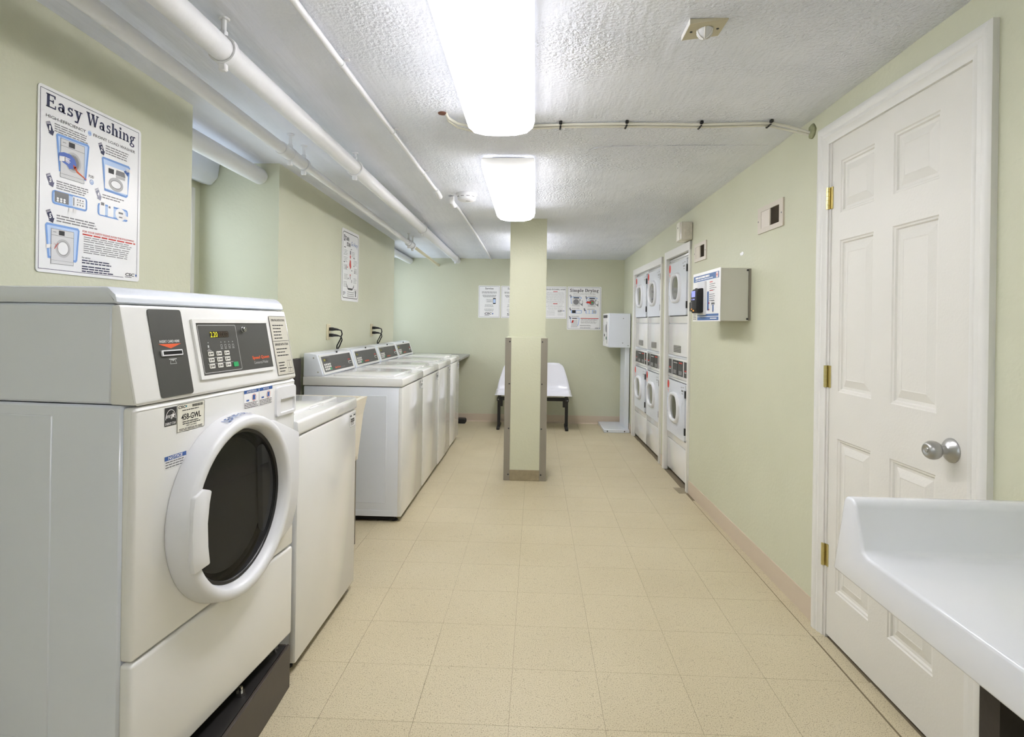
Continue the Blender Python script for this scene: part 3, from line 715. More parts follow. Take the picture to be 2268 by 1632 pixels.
# cable run across the ceiling
cz = ceil_z(2.68)
t = thing('ceiling_cable', 'pair of white cables clipped across the ceiling from the rusty hole to the right wall', 'cable', (0, 0, 0))
MB().tube([(-.412, 2.555, cz + .005), (-.40, 2.58, cz - .012), (-.37, 2.64, cz - .014), (-.31, 2.69, cz - .012), (-.2, 2.70, cz - .012), (.1, 2.668, cz - .010), (.398, 2.655, cz - .010), (.732, 2.662, cz - .011), (1.033, 2.645, cz - .010), (1.12, 2.665, cz - .018), (1.207, 2.64, cz - .055), (1.222, 2.635, cz - .055)], .0062, 10).build('cable_run', M_PVC, t)
MB().tube([(-.408, 2.55, cz + .005), (-.405, 2.60, cz - .016), (-.375, 2.68, cz - .018), (-.31, 2.735, cz - .018), (-.2, 2.735, cz - .014), (.1, 2.695, cz - .012), (.398, 2.685, cz - .012), (.732, 2.692, cz - .013), (1.033, 2.672, cz - .012), (1.12, 2.69, cz - .024), (1.206, 2.65, cz - .062), (1.222, 2.645, cz - .062)], .0055, 10).build('cable_run', M_PVC, t)
for x, y in ((.1, 2.683), (.398, 2.672), (.732, 2.678), (1.033, 2.66)):
    k = MB(); k.rbox(x - .004, x + .004, y - .004, y + .026, cz - .021, cz - .017, .001, 1); k.rbox(x - .004, x + .004, y + .022, y + .027, cz - .021, cz, .001, 1)
    k.rbox(x - .007, x + .007, y - .04, y - .022, cz - .014, cz, .003, 1); k.rbox(x - .004, x + .004, y - .025, y + .0, cz - .02, cz - .016, .001, 1); k.build('cable_clip', M_RUB, t)
tag(MB().lathe([(.004, .02), (-.002, .018), (-.004, .008), (-.003, 0)], (-.425, 2.555, cz), 'z', 14).build('rusty_ceiling_hole', M_RUST), 'small rusty hole in the ceiling where the cables come out', 'hole')
fp = MB(); vv = []
for k in range(16):
    a = 2 * pi * k / 16; rr = .028 + .009 * noise.noise(Vector((k * 1.7, 3, 0))); vv.append((rr * 1.2 * cos(a), rr * 1.15 * sin(a)))
fp.prism([(2.625 + p[0], 2.137 + p[1]) for p in vv], 'x', rwx(2.625) - .007, rwx(2.625) + .004, .003)
tag(fp.build('foam_patch', M_FOAM), 'rough foam patch around the cable entry on the right wall', 'patch')
pw = MB(); zc2 = ceil_z(3.0)
pw.tube([(.249, 3.071, zc2 - .002), (.30, 3.02, zc2 - .003), (.387, 2.997, zc2 - .002), (.7, 2.985, zc2 - .0015), (1.152, 2.979, zc2 - .001)], [.004, .0045, .003, .0022, .0015], 6)
tag(pw.build('painted_wire', M_CEIL), 'thin painted-over wire along the ceiling beyond the cables', 'wire')

pl = thing('ceiling_sensor', 'cream wall plate on the ceiling with a ribbed white sensor dome', 'sensor', (.517, 1.852, ceil_z(1.85)))
MB().prism([(-.058, .0), (.058, .004), (.058, -.001), (-.058, -.016)], 'y', -.053, .053, .001, 1).build('plate', mat('aged_ivory_plastic', (200, 192, 166), .5), pl)
MB().box(-.0595, -.058, -.053, .053, -.017, .002).build('plate_edge', M_TRIM, pl, smooth=False)
d = MB(); d.lathe([(-.008, .026), (-.016, .024), (-.026, .018), (-.032, .008), (-.033, 0)], (0, 0, 0), 'z', 24)
do = d.build('sensor_dome', M_PLAS, pl)
for k in range(6):
    a = k * pi / 3 + .3; q = MB(); q.tube([(.027 * cos(a), .027 * sin(a), -.009), (.024 * cos(a), .024 * sin(a), -.019), (.016 * cos(a), .016 * sin(a), -.03), (.004 * cos(a), .004 * sin(a), -.036)], .0022, 6); q.build('dome_rib', M_TRIM, do)
for x in (-.042, .04):
    q = MB(); q.lathe([(0, .0045), (-.0012, .004), (-.0012, 0)], (x, 0, -.0145 if x < 0 else -.004), 'z', 12); q.build('screw_hole', M_INK, pl)

# ================================================================== FRONT LOAD WASHER
FLT = radians(-5)
fl = thing('front_load_washer', 'large white front loading washer with round dark glass door, nearest the camera', 'washer', (-.895, 1.271, 0), FLT)
WD = .724; ZB = .185
m = MB(); m.rbox(-.66, -.034, .002, WD - .002, ZB, 1.072, .006, 1); m.build('cabinet', M_ENAM, fl)
m = MB(); m.rbox(-.60, -.21, .0, .004, .30, 1.045, .0025, 1); m.build('side_emboss', M_ENAM, fl)
m = MB(); m.rbox(-.66, -.062, .002, WD - .002, 1.075, 1.302, .005, 1); m.build('upper_cabinet', M_ENAM, fl)
m = MB(); m.prism([(-.66, 1.303), (-.052, 1.303), (-.046, 1.306), (-.052, 1.325), (-.072, 1.342), (-.66, 1.342)], 'y', -.002, WD + .002, .008, 2); m.build('lid', M_ENAM, fl)
m = MB(); m.prism([(-.0335, .494), (-.0335, 1.068), (-.004, 1.068), (0, 1.062), (0, .494)], 'y', .0, WD, .009, 3); m.build('front_panel', M_ENAM2, fl)
m = MB(); m.prism([(-.0335, ZB), (-.0335, .489), (0, .489), (0, ZB)], 'y', .0, WD, .009, 3); m.build('lower_panel', M_ENAM2, fl)
SK = .2; SL = hypot(1, SK)
m = MB(); m.prism([(-.064, 1.073), (.001, 1.073), (.003, 1.078), (-.0425, 1.301), (-.064, 1.301)], 'y', .0, WD, .006, 2); m.build('control_panel', M_ENAM2, fl)
def slant(p):  # print frame on the sloped control panel: (w, u, s)
    z = 1.085 + p[2] / SL; x = .0022 - SK * (p[2] / SL); return (x + p[0] / SL, p[1], z + p[0] * SK / SL)
def S(): return MB(slant)
def pbox(mb, u0, u1, v0, v1, w0, w1):
    return mb.box(w0, w1, u0, u1, v0, v1)
cp = pbox(S(), 0, 0, 0, 0, 0, 0)
cp = S(); cp.prism(rrect(.077, .192, -.004, .212, .007), 'x', 0, .0012); cp = cp.build('card_panel', M_CHAR, fl)
S().text('INSERT CARD HERE', .1, .1285, .069, .0065, .0018, .01).buildflat('lettering', M_PRINTW, cp)
S().flat([(.095, .1255), (.135, .114), (.174, .1255)], .0018).buildflat('orange_arrow', M_ORANGE, cp)
q = S(); q.prism(rrect(.099, .171, .0955, .11, .002), 'x', 0, .005); q = q.build('slot_bezel', M_PLAS, cp)
S().rect(.103, .168, .0985, .107, .0054).buildflat('card_slot', M_SHADE, cp)
q = S(); q.outline([(.124, .075), (.147, .075), (.142, .086), (.128, .086)], .0012, .0018); q.rect(.122, .149, .086, .0885, .0018); q.rect(.1335, .1375, .082, .088, .0018); q.buildflat('card_symbol', M_LGREY, cp)
fr = S()
for (u0, u1, v0, v1) in ((.224, .236, .025, .187), (.236, .585, .177, .187), (.236, .585, .025, .035)): pbox(fr, u0, u1, v0, v1, -.001, .006)
fr = fr.build('control_bezel', M_ENAM2, fl, smooth=False)
ov = S(); pbox(ov, .236, .582, .034, .178, -.001, .0035); ov = ov.build('control_overlay', M_CHAR, fl, smooth=False)
W1 = .0042
S().outline(rrect(.242, .412, .04, .172, .004, 2), .0015, W1).buildflat('keypad_border', M_LGREY, ov)
S().flat(rrect(.29, .374, .136, .154, .006), W1).buildflat('display_window', M_DISP, ov)
S().text('2', .2905, .1375, .0085, .015, W1 + .0005).text('.', .3005, .1375, .002, .002, W1 + .0005).text('20', .3035, .1375, .0185, .015, W1 + .0005).buildflat('display_digits', M_LED, ov)
q = S()
for k in range(4): q.outline([(.327 + k * .011, .139), (.3355 + k * .011, .139), (.3355 + k * .011, .151), (.327 + k * .011, .151)], .0012, W1 + .0005)
q.buildflat('unlit_digits', M_DKBROWN, ov)
q = S()
for k, u in enumerate((.276, .332, .35, .368, .386)):
    q.disc(u, .123, .0016, W1); q.rect(u - .005, u + .005, .104, .1055, W1)
    if k: q.outline([(u - .004, .108), (u + .004, .108), (u + .004, .116), (u - .004, .116)], .001, W1)
    else: q.rect(u - .004, u + .002, .109, .116, W1); q.rect(u - .009, u + .009, .100, .1018, W1)
q.rect(.264, .365, .0805, .0815, W1); q.rect(.262, .374, .0645, .0655, W1)
q.buildflat('panel_symbols', M_LGREY, ov)
for r_ in range(3):
    for k in range(3):
        u = .268 - .001 * r_ + k * .0355; v = .0855 - .0168 * r_
        b = S(); b.prism(rrect(u, u + .023, v, v + .0125, .002, 2), 'x', .003, W1 + .001); b = b.build('key', M_KEY, ov)
        z = S(); z.rect(u + .003, u + .006, v + .003, v + .009, W1 + .0014); z.rect(u + .009, u + .02, v + .005, v + .0078, W1 + .0014); z.buildflat('key_symbol', M_INK, b)
b = S(); b.prism(rrect(.374, .396, .05, .0635, .002, 2), 'x', .003, W1 + .001); b.build('start_key', M_GREEN, ov, label='green start key')
b = S(); b.lathe([(0, .0085), (.006, .0085), (.0065, .0075), (.013, .0072), (.014, .006), (.014, 0)], (W1 - .003, .444, .157), 'x', 20); b = b.build('lock', M_CHROME, ov)
S().ringf(.444, .157, .0042, .001, W1 + .0115).buildflat('lock_keyway', M_INK, b)
S().text('Speed Queen', .472, .062, .094, .013, W1, .025).buildflat('brand_lettering', M_ORANGE, ov)
S().text('Commercial Washer', .478, .05, .078, .009, W1).buildflat('lettering', M_LGREY, ov)
il = S(); il.flat(rrect(.608, .712, .003, .202, .003), .0008); il = il.buildflat('instruction_label', M_LABEL, fl)
q = S(); q.outline(rrect(.608, .712, .003, .202, .003), .0012, .0012); q.rect(.61, .71, .1165, .1178, .0012)
q.text('OPERATING INSTRUCTIONS', .618, .184, .085, .0075, .0012, .02); q.text('DISPENSER INSTRUCTIONS', .618, .102, .085, .0075, .0012, .02)
q.lines(.622, .7, .172, 5, .0108, .0035, .0012, .45, 3); q.lines(.622, .7, .092, 3, .011, .0035, .0012, .45, 4); q.lines(.622, .668, .046, 4, .0095, .0035, .0012, .3, 5)
for (a, b_, c_, d_) in ((.676, .69, .024, .05), (.69, .704, .024, .05), (.676, .69, .01, .024), (.69, .704, .01, .024)): q.outline([(a, c_), (b_, c_), (b_, d_), (a, d_)], .0008, .0012)
q.buildflat('label_print', M_INK, il)
# stickers on the front panel
st = MB(); st.rect(.092, .133, 1.01, 1.055, .0006); st = st.buildflat('energy_sticker', M_INK, fl)
q = MB(); q.text('ENERGY STAR', .0945, 1.0125, .036, .0065, .001, .01)
for k in range(20):
    a, b_ = pi * k / 20, pi * (k + 1) / 20
    q.flat([(.1125 + .018 * cos(a), 1.026 + .024 * sin(a)), (.1125 + .018 * cos(b_), 1.026 + .024 * sin(b_)), (.1125 + .0165 * cos(b_), 1.026 + .0225 * sin(b_)), (.1125 + .0165 * cos(a), 1.026 + .0225 * sin(a))], .001)
sp = []
for k in range(10): a = pi / 2 + k * pi / 5; r_ = .0085 if k % 2 == 0 else .0036; sp.append((.1205 + r_ * cos(a), 1.0345 + r_ * sin(a)))
for k in range(10): q.flat([(.1205, 1.0345), sp[k], sp[(k + 1) % 10]], .001)
q.text('energy', .0955, 1.026, .024, .011, .0012, .005, .2); q.buildflat('sticker_print', M_PRINTW, st)
st = MB(); st.flat(rrect(.135, .239, .988, 1.057, .003), .0006); st = st.buildflat('machine_tag', M_TAG, fl)
q = MB(); q.outline(rrect(.135, .239, .988, 1.057, .003), .001, .001); q.text('458-GWL', .15, 1.016, .075, .0155, .001, .02); q.text('CSC', .138, 1.0465, .026, .007, .001, .03, .2)
q.text('1-877-264-6622', .168, .9985, .04, .0048, .001); q.lines(.153, .222, 1.0415, 1, .004, .002, .001, .1, 2); q.lines(.155, .222, 1.0125, 2, .005, .0022, .001, .2, 5); q.lines(.142, .232, .9955, 2, .003, .0014, .001, .1, 8)
for k in range(20): q.rect(.19 + k * .0021, .19 + k * .0021 + (.0013 if k % 3 else .0008), 1.0455, 1.0525, .001)
q.buildflat('tag_print', M_INK, st)
MB().disc(.168, 1.05, .0026, .001).buildflat('tag_logo', mat('ink_teal', (40, 140, 160), .5, vary=0), st)
st = MB(); st.rect(.094, .17, .9055, .937, .0006); st = st.buildflat('notice_sticker', M_PRINTW, fl)
MB().rect(.094, .17, .9265, .937, .0009).buildflat('sticker_band', M_DBLUE, st)
q = MB(); q.text('NOTICE', .106, .928, .05, .0075, .0012, .02); q.buildflat('lettering', M_PRINTW, st)
q = MB(); q.lines(.097, .167, .9235, 3, .0062, .003, .001, .12, 6); q.buildflat('sticker_print', M_GREY, st)
for (u0, u1, name, word) in ((.418, .495, 'warning_sticker', 'ADVERTENCIA'), (.499, .574, 'warning_sticker', 'NOTICE')):
    st = MB(); st.rect(u0, u1, 1.004, 1.0595, .0006); st = st.buildflat(name, M_PRINTW, fl)
    MB().rect(u0, u1, 1.0495, 1.0595, .0009).buildflat('sticker_band', M_DBLUE, st)
    lw = .052 if word[0] == 'A' else .032
    MB().text(word, (u0 + u1 - lw) / 2, 1.0512, lw, .0065, .0012, .01).buildflat('lettering', M_PRINTW, st)
    q = MB(); q.lines(u0 + .002, u1 - .002, 1.0215, 4, .0045, .0018, .001, .15, int(u0 * 1000)); q.buildflat('sticker_print', M_INK, st)
    q = MB(); q.rect(u0 + .012, u0 + .026, 1.026, 1.031, .001); q.rect(u0 + .046, u0 + .058, 1.028, 1.042, .001); q.buildflat('sticker_picture', M_DBLUE, st)
    MB().ringf(u0 + .052, 1.035, .0105, .0012, .0012).buildflat('prohibition_ring', M_RED, st)
# detergent drawer
dd = MB(); dd.prism(rrect(.591, .719, .953, 1.051, .012, 3), 'x', 0, .008, 0); 
dd = MB()
O = rrect(.591, .718, .953, 1.051, .012, 3); I = rrect(.614, .707, .964, 1.012, .006, 3)
n = len(O); Vv = [(.0, a, b) for a, b in O] + [(.007, .655 + (a - .655) * .97, 1.002 + (b - 1.002) * .96) for a, b in O] + [(.008, a, b) for a, b in I] + [(-.02, a, b + .004) for a, b in I]
Ff = []
for L_ in range(3):
    for k in range(n): Ff.append((L_ * n + k, L_ * n + (k + 1) % n, (L_ + 1) * n + (k + 1) % n, (L_ + 1) * n + k))
Ff.append(tuple(range(3 * n, 4 * n)))
dd.add(Vv, Ff); dd = dd.build('detergent_drawer', M_PLAS, fl)
MB().prism([(.0086, 1.0095), (-.016, 1.0095), (-.016, 1.0155), (.0086, 1.0145)], 'y', .616, .705).build('drawer_pull', M_PLAS, dd)
MB().rect(.628, .704, 1.0045, 1.009, -.012).buildflat('drawer_gap', M_SHADE, dd)
# round door
HPOLY = [(.116, .836), (.148, .849), (.18, .837), (.172, .806), (.166, .758), (.169, .70), (.177, .652), (.116, .649), (.109, .69), (.106, .748), (.109, .80)]
DC = (0, .352, .748)
door = MB()
door.lathe([(.001, .2545), (.008, .257), (.03, .254), (.05, .2505), (.0575, .2475), (.0605, .243), (.062, .233), (.060, .2245), (.056, .2195), (.040, .2135), (.030, .2115), (.024, .2), (.002, .205)], DC, 'x', 72, True)
door = door.build('door', M_PLAS, fl, ang=50)
hb = MB(); hb.prism([(.48, .965), (.567, .949), (.720, .885), (.723, .70), (.715, .64), (.678, .576), (.60, .55), (.5, .54)], 'x', .001, .022, .008, 2); hb.build('hinge_cover', M_PLAS, door)
# door glass: dished bowl
gl = MB(); gl.lathe([(.028, .206), (.024, .198), (.0, .184), (-.03, .173), (-.07, .155), (-.085, .125), (-.09, .06), (-.09, 0)], DC, 'x', 60); gl.build('door_glass', M_DGLASS, door, ang=60)
rg = MB(); rg.lathe([(.025, .2125), (.032, .210), (.031, .203), (.024, .199)], DC, 'x', 60, True); rg.build('glass_rim', M_DRUM, door)
gk = MB(); gk.lathe([(.024, .211), (.005, .204), (-.03, .202), (-.055, .21), (-.06, .24), (-.02, .24)], DC, 'x', 60, True); gk.build('gasket', M_RUB, door)
# handle: crescent grip on the left of the ring
hd = MB(); hd.prism(HPOLY, 'x', .052, .068, .005, 2); hd.build('door_handle', M_PLAS, door)
lo = MB(); V_, F_ = text2d('LEAVE OPEN', .01); vv = []
for (a, b) in V_:
    ang = radians(107 - 28 * a); rr = .2528 + .002 * (1 - b) + .0012; vv.append((DC[0] + .046 - .024 * b, DC[1] + (rr + .002 * b) * cos(ang), DC[2] + (rr + .002 * b) * sin(ang)))
lo.add(vv, F_); lo.buildflat('lettering', M_DBLUE, door)
# drum and dark interior
dm = MB(); dm.lathe([(-.055, .215), (-.06, .235), (-.30, .235), (-.34, .2), (-.36, .06), (-.35, 0)], DC, 'x', 48); dm.build('drum', M_DRUM, fl)
for k in range(3):
    a = radians(100 + 120 * k); q = MB(); y = DC[1] + .21 * cos(a); z = DC[2] + .21 * sin(a)
    q.tube([(-.08, y, z), (-.2, y, z), (-.32, y, z)], [.012, .03, .02], 10); q.build('drum_paddle', M_DRUM, fl)
for (x, y) in ((-.05, .05), (-.05, WD - .06), (-.6, .05), (-.6, WD - .06)):
    q = MB(); q.lathe([(.150, .02), (.158, .02), (.162, .008), (ZB + .002, .008), (ZB + .002, 0)], (x, y, 0), 'z', 12); q.build('foot', M_CHROME, fl)

# the black steel plinth under it (set square to the wall)
pb = thing('washer_plinth', 'dark steel base under the front loading washer', 'base', (-.833, 1.985, 0), radians(2.0))
LB = .74
MB().rbox(-.012, 0, -LB, 0, 0, .150, .003, 1).build('front_plate', M_BASE, pb)
MB().rbox(-.68, -.012, -.012, 0, 0, .150, .003, 1).build('side_plate', M_BASE, pb)
MB().rbox(-.64, -.012, -LB, -LB + .012, 0, .150, .003, 1).build('side_plate', M_BASE, pb)
MB().box(-.64, -.012, -LB + .012, -.012, .132, .1495).build('deck', M_BLACK, pb, smooth=False)
for y in (-.04, -.28, -.5, -.7):
    q = MB(); q.lathe([(0, .014), (.012, .014), (.012, .006), (.026, .006), (.026, 0)], (-.04, y, .1495), 'z', 6); q.build('bolt', M_CHROME, pb)

# ================================================================== TOP LOAD WASHERS
def top_loader(label, loc, wd, group, console=True, tagside=True):
    t = thing('top_load_washer', label, 'washer', loc, 0, group)
    MB().rbox(-.635, -.012, .004, wd - .004, .035, .852, .006, 2).build('cabinet', M_ENAM, t)
    MB().rbox(-.03, 0, .003, wd - .003, .035, .852, .008, 2).build('front_panel', M_ENAM2, t)
    MB().prism([(-.64, .856), (-.003, .856), (.002, .862), (.0, .902), (-.008, .908), (-.5, .912), (-.64, .912)], 'y', 0, wd, .005, 2).build('top', M_ENAM2, t)
    lid = MB(); lid.prism([(-.47, .909), (-.07, .905), (-.07, .917), (-.08, .9205), (-.46, .924), (-.47, .922)], 'y', .075, wd - .075, .003, 2); lid = lid.build('lid', M_ENAM2, t)
    MB().rbox(-.085, -.06, wd / 2 - .07, wd / 2 + .07, .906, .9165, .003, 1).build('lid_grip', M_ENAM2, lid)
    em = MB(); em.rbox(-.50, -.10, .0015, .006, .12, .80, .002, 1); em.build('side_emboss', M_ENAM, t)
    to = MB(); to.box(-.64, -.055, .001, .004, .04, .075); to.build('toe_flange', M_ENAM, t, smooth=False)
    for (x, y) in ((-.05, .05), (-.05, wd - .05), (-.6, .05), (-.6, wd - .05)):
        q = MB(); q.lathe([(0, .02), (.01, .02), (.012, .008), (.04, .008), (.04, 0)], (x, y, 0), 'z', 12); q.build('foot', M_RUB, t)
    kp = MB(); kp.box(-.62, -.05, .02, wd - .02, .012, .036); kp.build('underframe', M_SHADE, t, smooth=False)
    # service tag on the front
    st = MB(); st.rect(wd - .10, wd - .02, .78, .84, .0006); st = st.buildflat('machine_tag', M_PRINTW, t)
    q = MB(); q.outline([(wd - .10, .78), (wd - .02, .78), (wd - .02, .84), (wd - .10, .84)], .001, .001); q.rect(wd - .097, wd - .075, .828, .835, .001); q.rect(wd - .05, wd - .024, .828, .835, .001)
    q.lines(wd - .088, wd - .032, .818, 2, .009, .007, .001, .1, 2); q.lines(wd - .085, wd - .035, .80, 3, .005, .002, .001, .3, 3); q.buildflat('tag_print', M_INK, st)
    if console:
        ck = MB(); ck.prism([(-.64, .912), (-.516, .912), (-.512, .922), (-.552, 1.045), (-.56, 1.052), (-.60, 1.058), (-.64, 1.060)], 'y', .006, wd - .006, .006, 2); ck = ck.build('console', M_ENAM, t)
        x0, z0, x1, z1 = -.512, .922, -.552, 1.045; k = hypot(x1 - x0, z1 - z0); ex, ez = (x1 - x0) / k, (z1 - z0) / k
        def cf(p): return (x0 + ex * p[2] + ez * p[0], p[1], z0 + ez * p[2] - ex * p[0])
        bz = MB(cf); 
        for (a, b, c_, d_) in ((.02, .045, .0, .129), (wd - .045, wd - .02, .0, .129), (.045, wd - .045, .0, .013), (.045, wd - .045, .117, .129)): bz.box(-.002, .004, a, b, c_, d_)
        bz.build('console_bezel', M_ENAM2, ck, smooth=False)
        pn = MB(cf); pn.box(-.002, .002, .045, wd - .045, .013, .117); pn = pn.build('control_overlay', M_CHAR, t, smooth=False)
        h = .0026
        MB(cf).outline([(.055, .018), (.20, .018), (.20, .112), (.055, .112)], .0018, h).buildflat('keypad_border', M_GREY, pn)
        MB(cf).rect(.078, .15, .082, .102, h).buildflat('display_window', M_DISP, pn)
        MB(cf).rect(.08, .112, .084, .100, h + .0004).buildflat('display_digits', mat('dim_digits', (130, 126, 30), .5, vary=0), pn)
        kk_ = MB(cf)
        for r_ in range(3):
            for c_ in range(4):
                if r_ == 2 and c_ == 3: continue
                kk_.rect(.07 + c_ * .031, .094 + c_ * .031, .056 - r_ * .016, .068 - r_ * .016, h)
        kk_.buildflat('keys', M_KEY, pn)
        MB(cf).rect(.163, .19, .023, .037, h).buildflat('start_key', M_GREEN, pn)
        MB(cf).text('Speed Queen', .25, .022, .11, .016, h, .03).buildflat('brand_lettering', M_ORANGE, pn)
        MB(cf).text('Commercial Washer', .365, .024, .09, .009, h).buildflat('lettering', M_GREY, pn)
        sb = MB(cf); sb.box(0, .006, wd - .13, wd - .075, .04, .058); sb.build('card_slot_bezel', M_KEY, pn, smooth=False)
        MB(cf).rect(wd - .127, wd - .078, .043, .051, .0065).buildflat('card_slot', M_SHADE, pn)
        MB(cf).rect(wd - .127, wd - .08, .066, .074, h).buildflat('card_arrow', M_RED, pn)
        lk = MB(); lk.lathe([(0, .008), (.008, .007), (.008, 0)], (-.556, wd * .55, 1.05), 'x', 12); lk.build('console_lock', M_INK, ck)
        for zz in (.94, 1.03):
            q = MB(); q.lathe([(.007, .006), (.004, .004), (.004, 0)], (-.545 - (.03 if zz > 1 else 0), 0, zz), 'y', 10); q.build('console_screw', M_STEEL, ck)
    return t
top_loader('white top loading washer wedged between the front loader and the cream sink', (-.845, 2.055, 0), .683, 'top loading washers')
wy = [3.64, 4.33, 5.008, 5.684]; wn = ['nearest', 'second', 'third', 'farthest']
lab = ['white top loading washer nearest in the row of four, its grey side showing', 'white top loading washer second in the row of four along the left wall', 'white top loading washer third in the row of four along the left wall', 'white top loading washer at the far end of the row of four']
w0 = top_loader(lab[0], (-.832, wy[0], 0), .672, 'top loading washers')
for k in (1, 2, 3): copy_thing(w0, (-.832 + (.004 if k == 2 else 0), wy[k], 0), 0, lab[k])

# utility sink
us = thing('utility_sink', 'cream plastic laundry sink between the washers', 'sink', (-1.49, 2.785, 0))
tb = MB()
o_t = [(.005, .0), (.515, .0), (.515, .575), (.005, .575)]; o_b = [(.04, .05), (.478, .05), (.478, .525), (.04, .525)]
i_t = [(.03, .025), (.488, .025), (.488, .55), (.03, .55)]; i_b = [(.06, .07), (.455, .07), (.455, .505), (.06, .505)]
o_m = [(.018, .018), (.498, .018), (.498, .557), (.018, .557)]
Vv = [(a, b, .832) for a, b in o_t] + [(a, b, .735) for a, b in o_m] + [(a, b, .475) for a, b in o_b] + [(a, b, .832) for a, b in i_t] + [(a, b, .495) for a, b in i_b]
Ff = [(4, 5, 6, 7)]; Ff = []
for (A, B) in ((0, 4), (4, 8), (0, 12), (12, 16)):
    for k in range(4): Ff.append((A + k, A + (k + 1) % 4, B + (k + 1) % 4, B + k))
Ff += [(8, 9, 10, 11), (16, 17, 18, 19)]
tb.add(Vv, Ff); tb.build('tub', M_CREAM, us, smooth=False)
for (x, y) in ((.07, .08), (.46, .08), (.07, .49), (.46, .49)):
    q = MB(); q.box(x - .02, x + .02, y - .003, y + .003, 0, .5); q.box(x - .003, x + .003, y - .02, y + .02, 0, .5); q.build('leg', M_GUARD, us, smooth=False)
fa = MB(); fa.tube([(.03, .29, .83), (.03, .29, .95), (.08, .29, .98), (.16, .29, .96), (.17, .29, .92)], .011, 10); fa.build('faucet', M_CHROME, us)
tag(MB().rbox(-1.499, -1.468, 3.42, 3.60, .80, 1.03, .003, 1).build('backing_board', M_WOOD), 'dark board on the left wall behind the first washer of the row', 'board')

# outlets and cords
def outlet(y, z, label):
    o = thing('electrical_outlet', label, 'outlet', (-1.5, y, z), 0, 'outlets above the washers')
    MB().rbox(0, .007, -.036, .036, -.058, .058, .003, 1).build('cover_plate', M_IVORY, o)
    for s in (-1, 1): MB().rbox(.006, .011, -.017, .017, s * .021 - .014, s * .021 + .014, .002, 1).build('receptacle', M_IVORY, o)
outlet(4.155, 1.185, 'ivory outlet plate above the nearest washers of the row'); outlet(5.265, 1.185, 'ivory outlet plate above the far washers of the row')
for (y, z, d, lb) in ((4.155, 1.207, 0, 'upper black plug and cord in the nearer outlet'), (4.155, 1.163, -.01, 'lower black plug and cord in the nearer outlet'), (5.265, 1.207, 0, 'upper black plug and cord in the farther outlet'), (5.265, 1.163, -.02, 'lower black plug and cord in the farther outlet')):
    c = thing('power_cord', lb, 'cord', (-1.49, y, z), 0, 'washer power cords')
    p = MB(); p.rbox(.0, .03, -.013, .013, -.012, .012, .004, 2); p.tube([(.025, 0, 0), (.048, .010, -.001), (.06, .02, -.004)], [.011, .008, .006], 10); p.build('plug', M_RUB, c)
    MB().tube([(.055, .018, -.002), (.07, .05, -.010), (.066, .083, -.035), (.042, .112 + d, -.08), (.014, .125 + d, -.125), (.009, .125 + d, -.34)], .0048, 8).build('cable', M_RUB, c)

# shelf in the far window recess and bait box
sh = thing('wall_shelf', 'grey laminate shelf beyond the last washer under the far window', 'shelf', (-.84, 6.5, 0))
MB().rbox(-1.12, 0, 0, .95, .835, .862, .003, 1).build('shelf_board', M_GREYL, sh)
for y in (.1, .85): MB().prism([(-.66, .83), (-.66, .45), (-.63, .45), (-.08, .80), (-.08, .834)], 'y', y, y + .03).build('bracket', M_GREYL, sh, smooth=False)
bt = thing('bait_box', 'small black bait box on the floor against the back baseboard', 'box', (-.90, 7.32, 0))
MB().prism([(-.09, 0), (.035, 0), (.035, .035), (.022, .05), (-.075, .05), (-.09, .035)], 'y', -.06, .10, .004, 1).build('body', M_RUB, bt)
MB().rbox(-.085, .031, -.062, -.058, .018, .034, .001, 1).build('lid_seam', M_BLACK, bt)

# ================================================================== POSTERS
def poster(name, label, loc, rz, W, H, r=.012):
    t = thing(name, label, 'poster', loc, rz)
    b = MB(); b.prism(rrect(0, W, 0, H, r), 'x', .0008, .0035); b.build('sheet', M_PRINTW, t); return t
def num_arrow(parent, n, u, v, du=.019, dv=-.038, m=None):
    # striped slanted arrow with a white numeral
    m = m or M_NAVY; a = MB(); d = Vector((du, dv)); L_ = d.length; e = d / L_; nrm = Vector((-e.y, e.x)); wd = .0085
    def P(s, t): q = Vector((u, v)) + e * s + nrm * t; return (q.x, q.y)
    for s0 in (0, .0032): a.flat([P(s0, wd), P(s0, -wd), P(s0 + .0018, -wd), P(s0 + .0018, wd)][::-1], .0042)
    a.flat([P(.0066, wd), P(.0066, -wd), P(L_ * .7, -wd * .95), P(L_ * .7, wd * .95)][::-1], .0042)
    a.flat([P(L_ * .7, wd * 1.45), P(L_ * .7, -wd * 1.45), P(L_, 0)][::-1], .0042); a.buildflat('step_arrow', m, parent)
    c_ = P(L_ * .45, 0)
    MB().text(str(n), c_[0] - .0042, c_[1] - .0075, .0085 if n != 1 else .006, .015, .0046, .03).buildflat('numeral', M_PRINTW, parent)
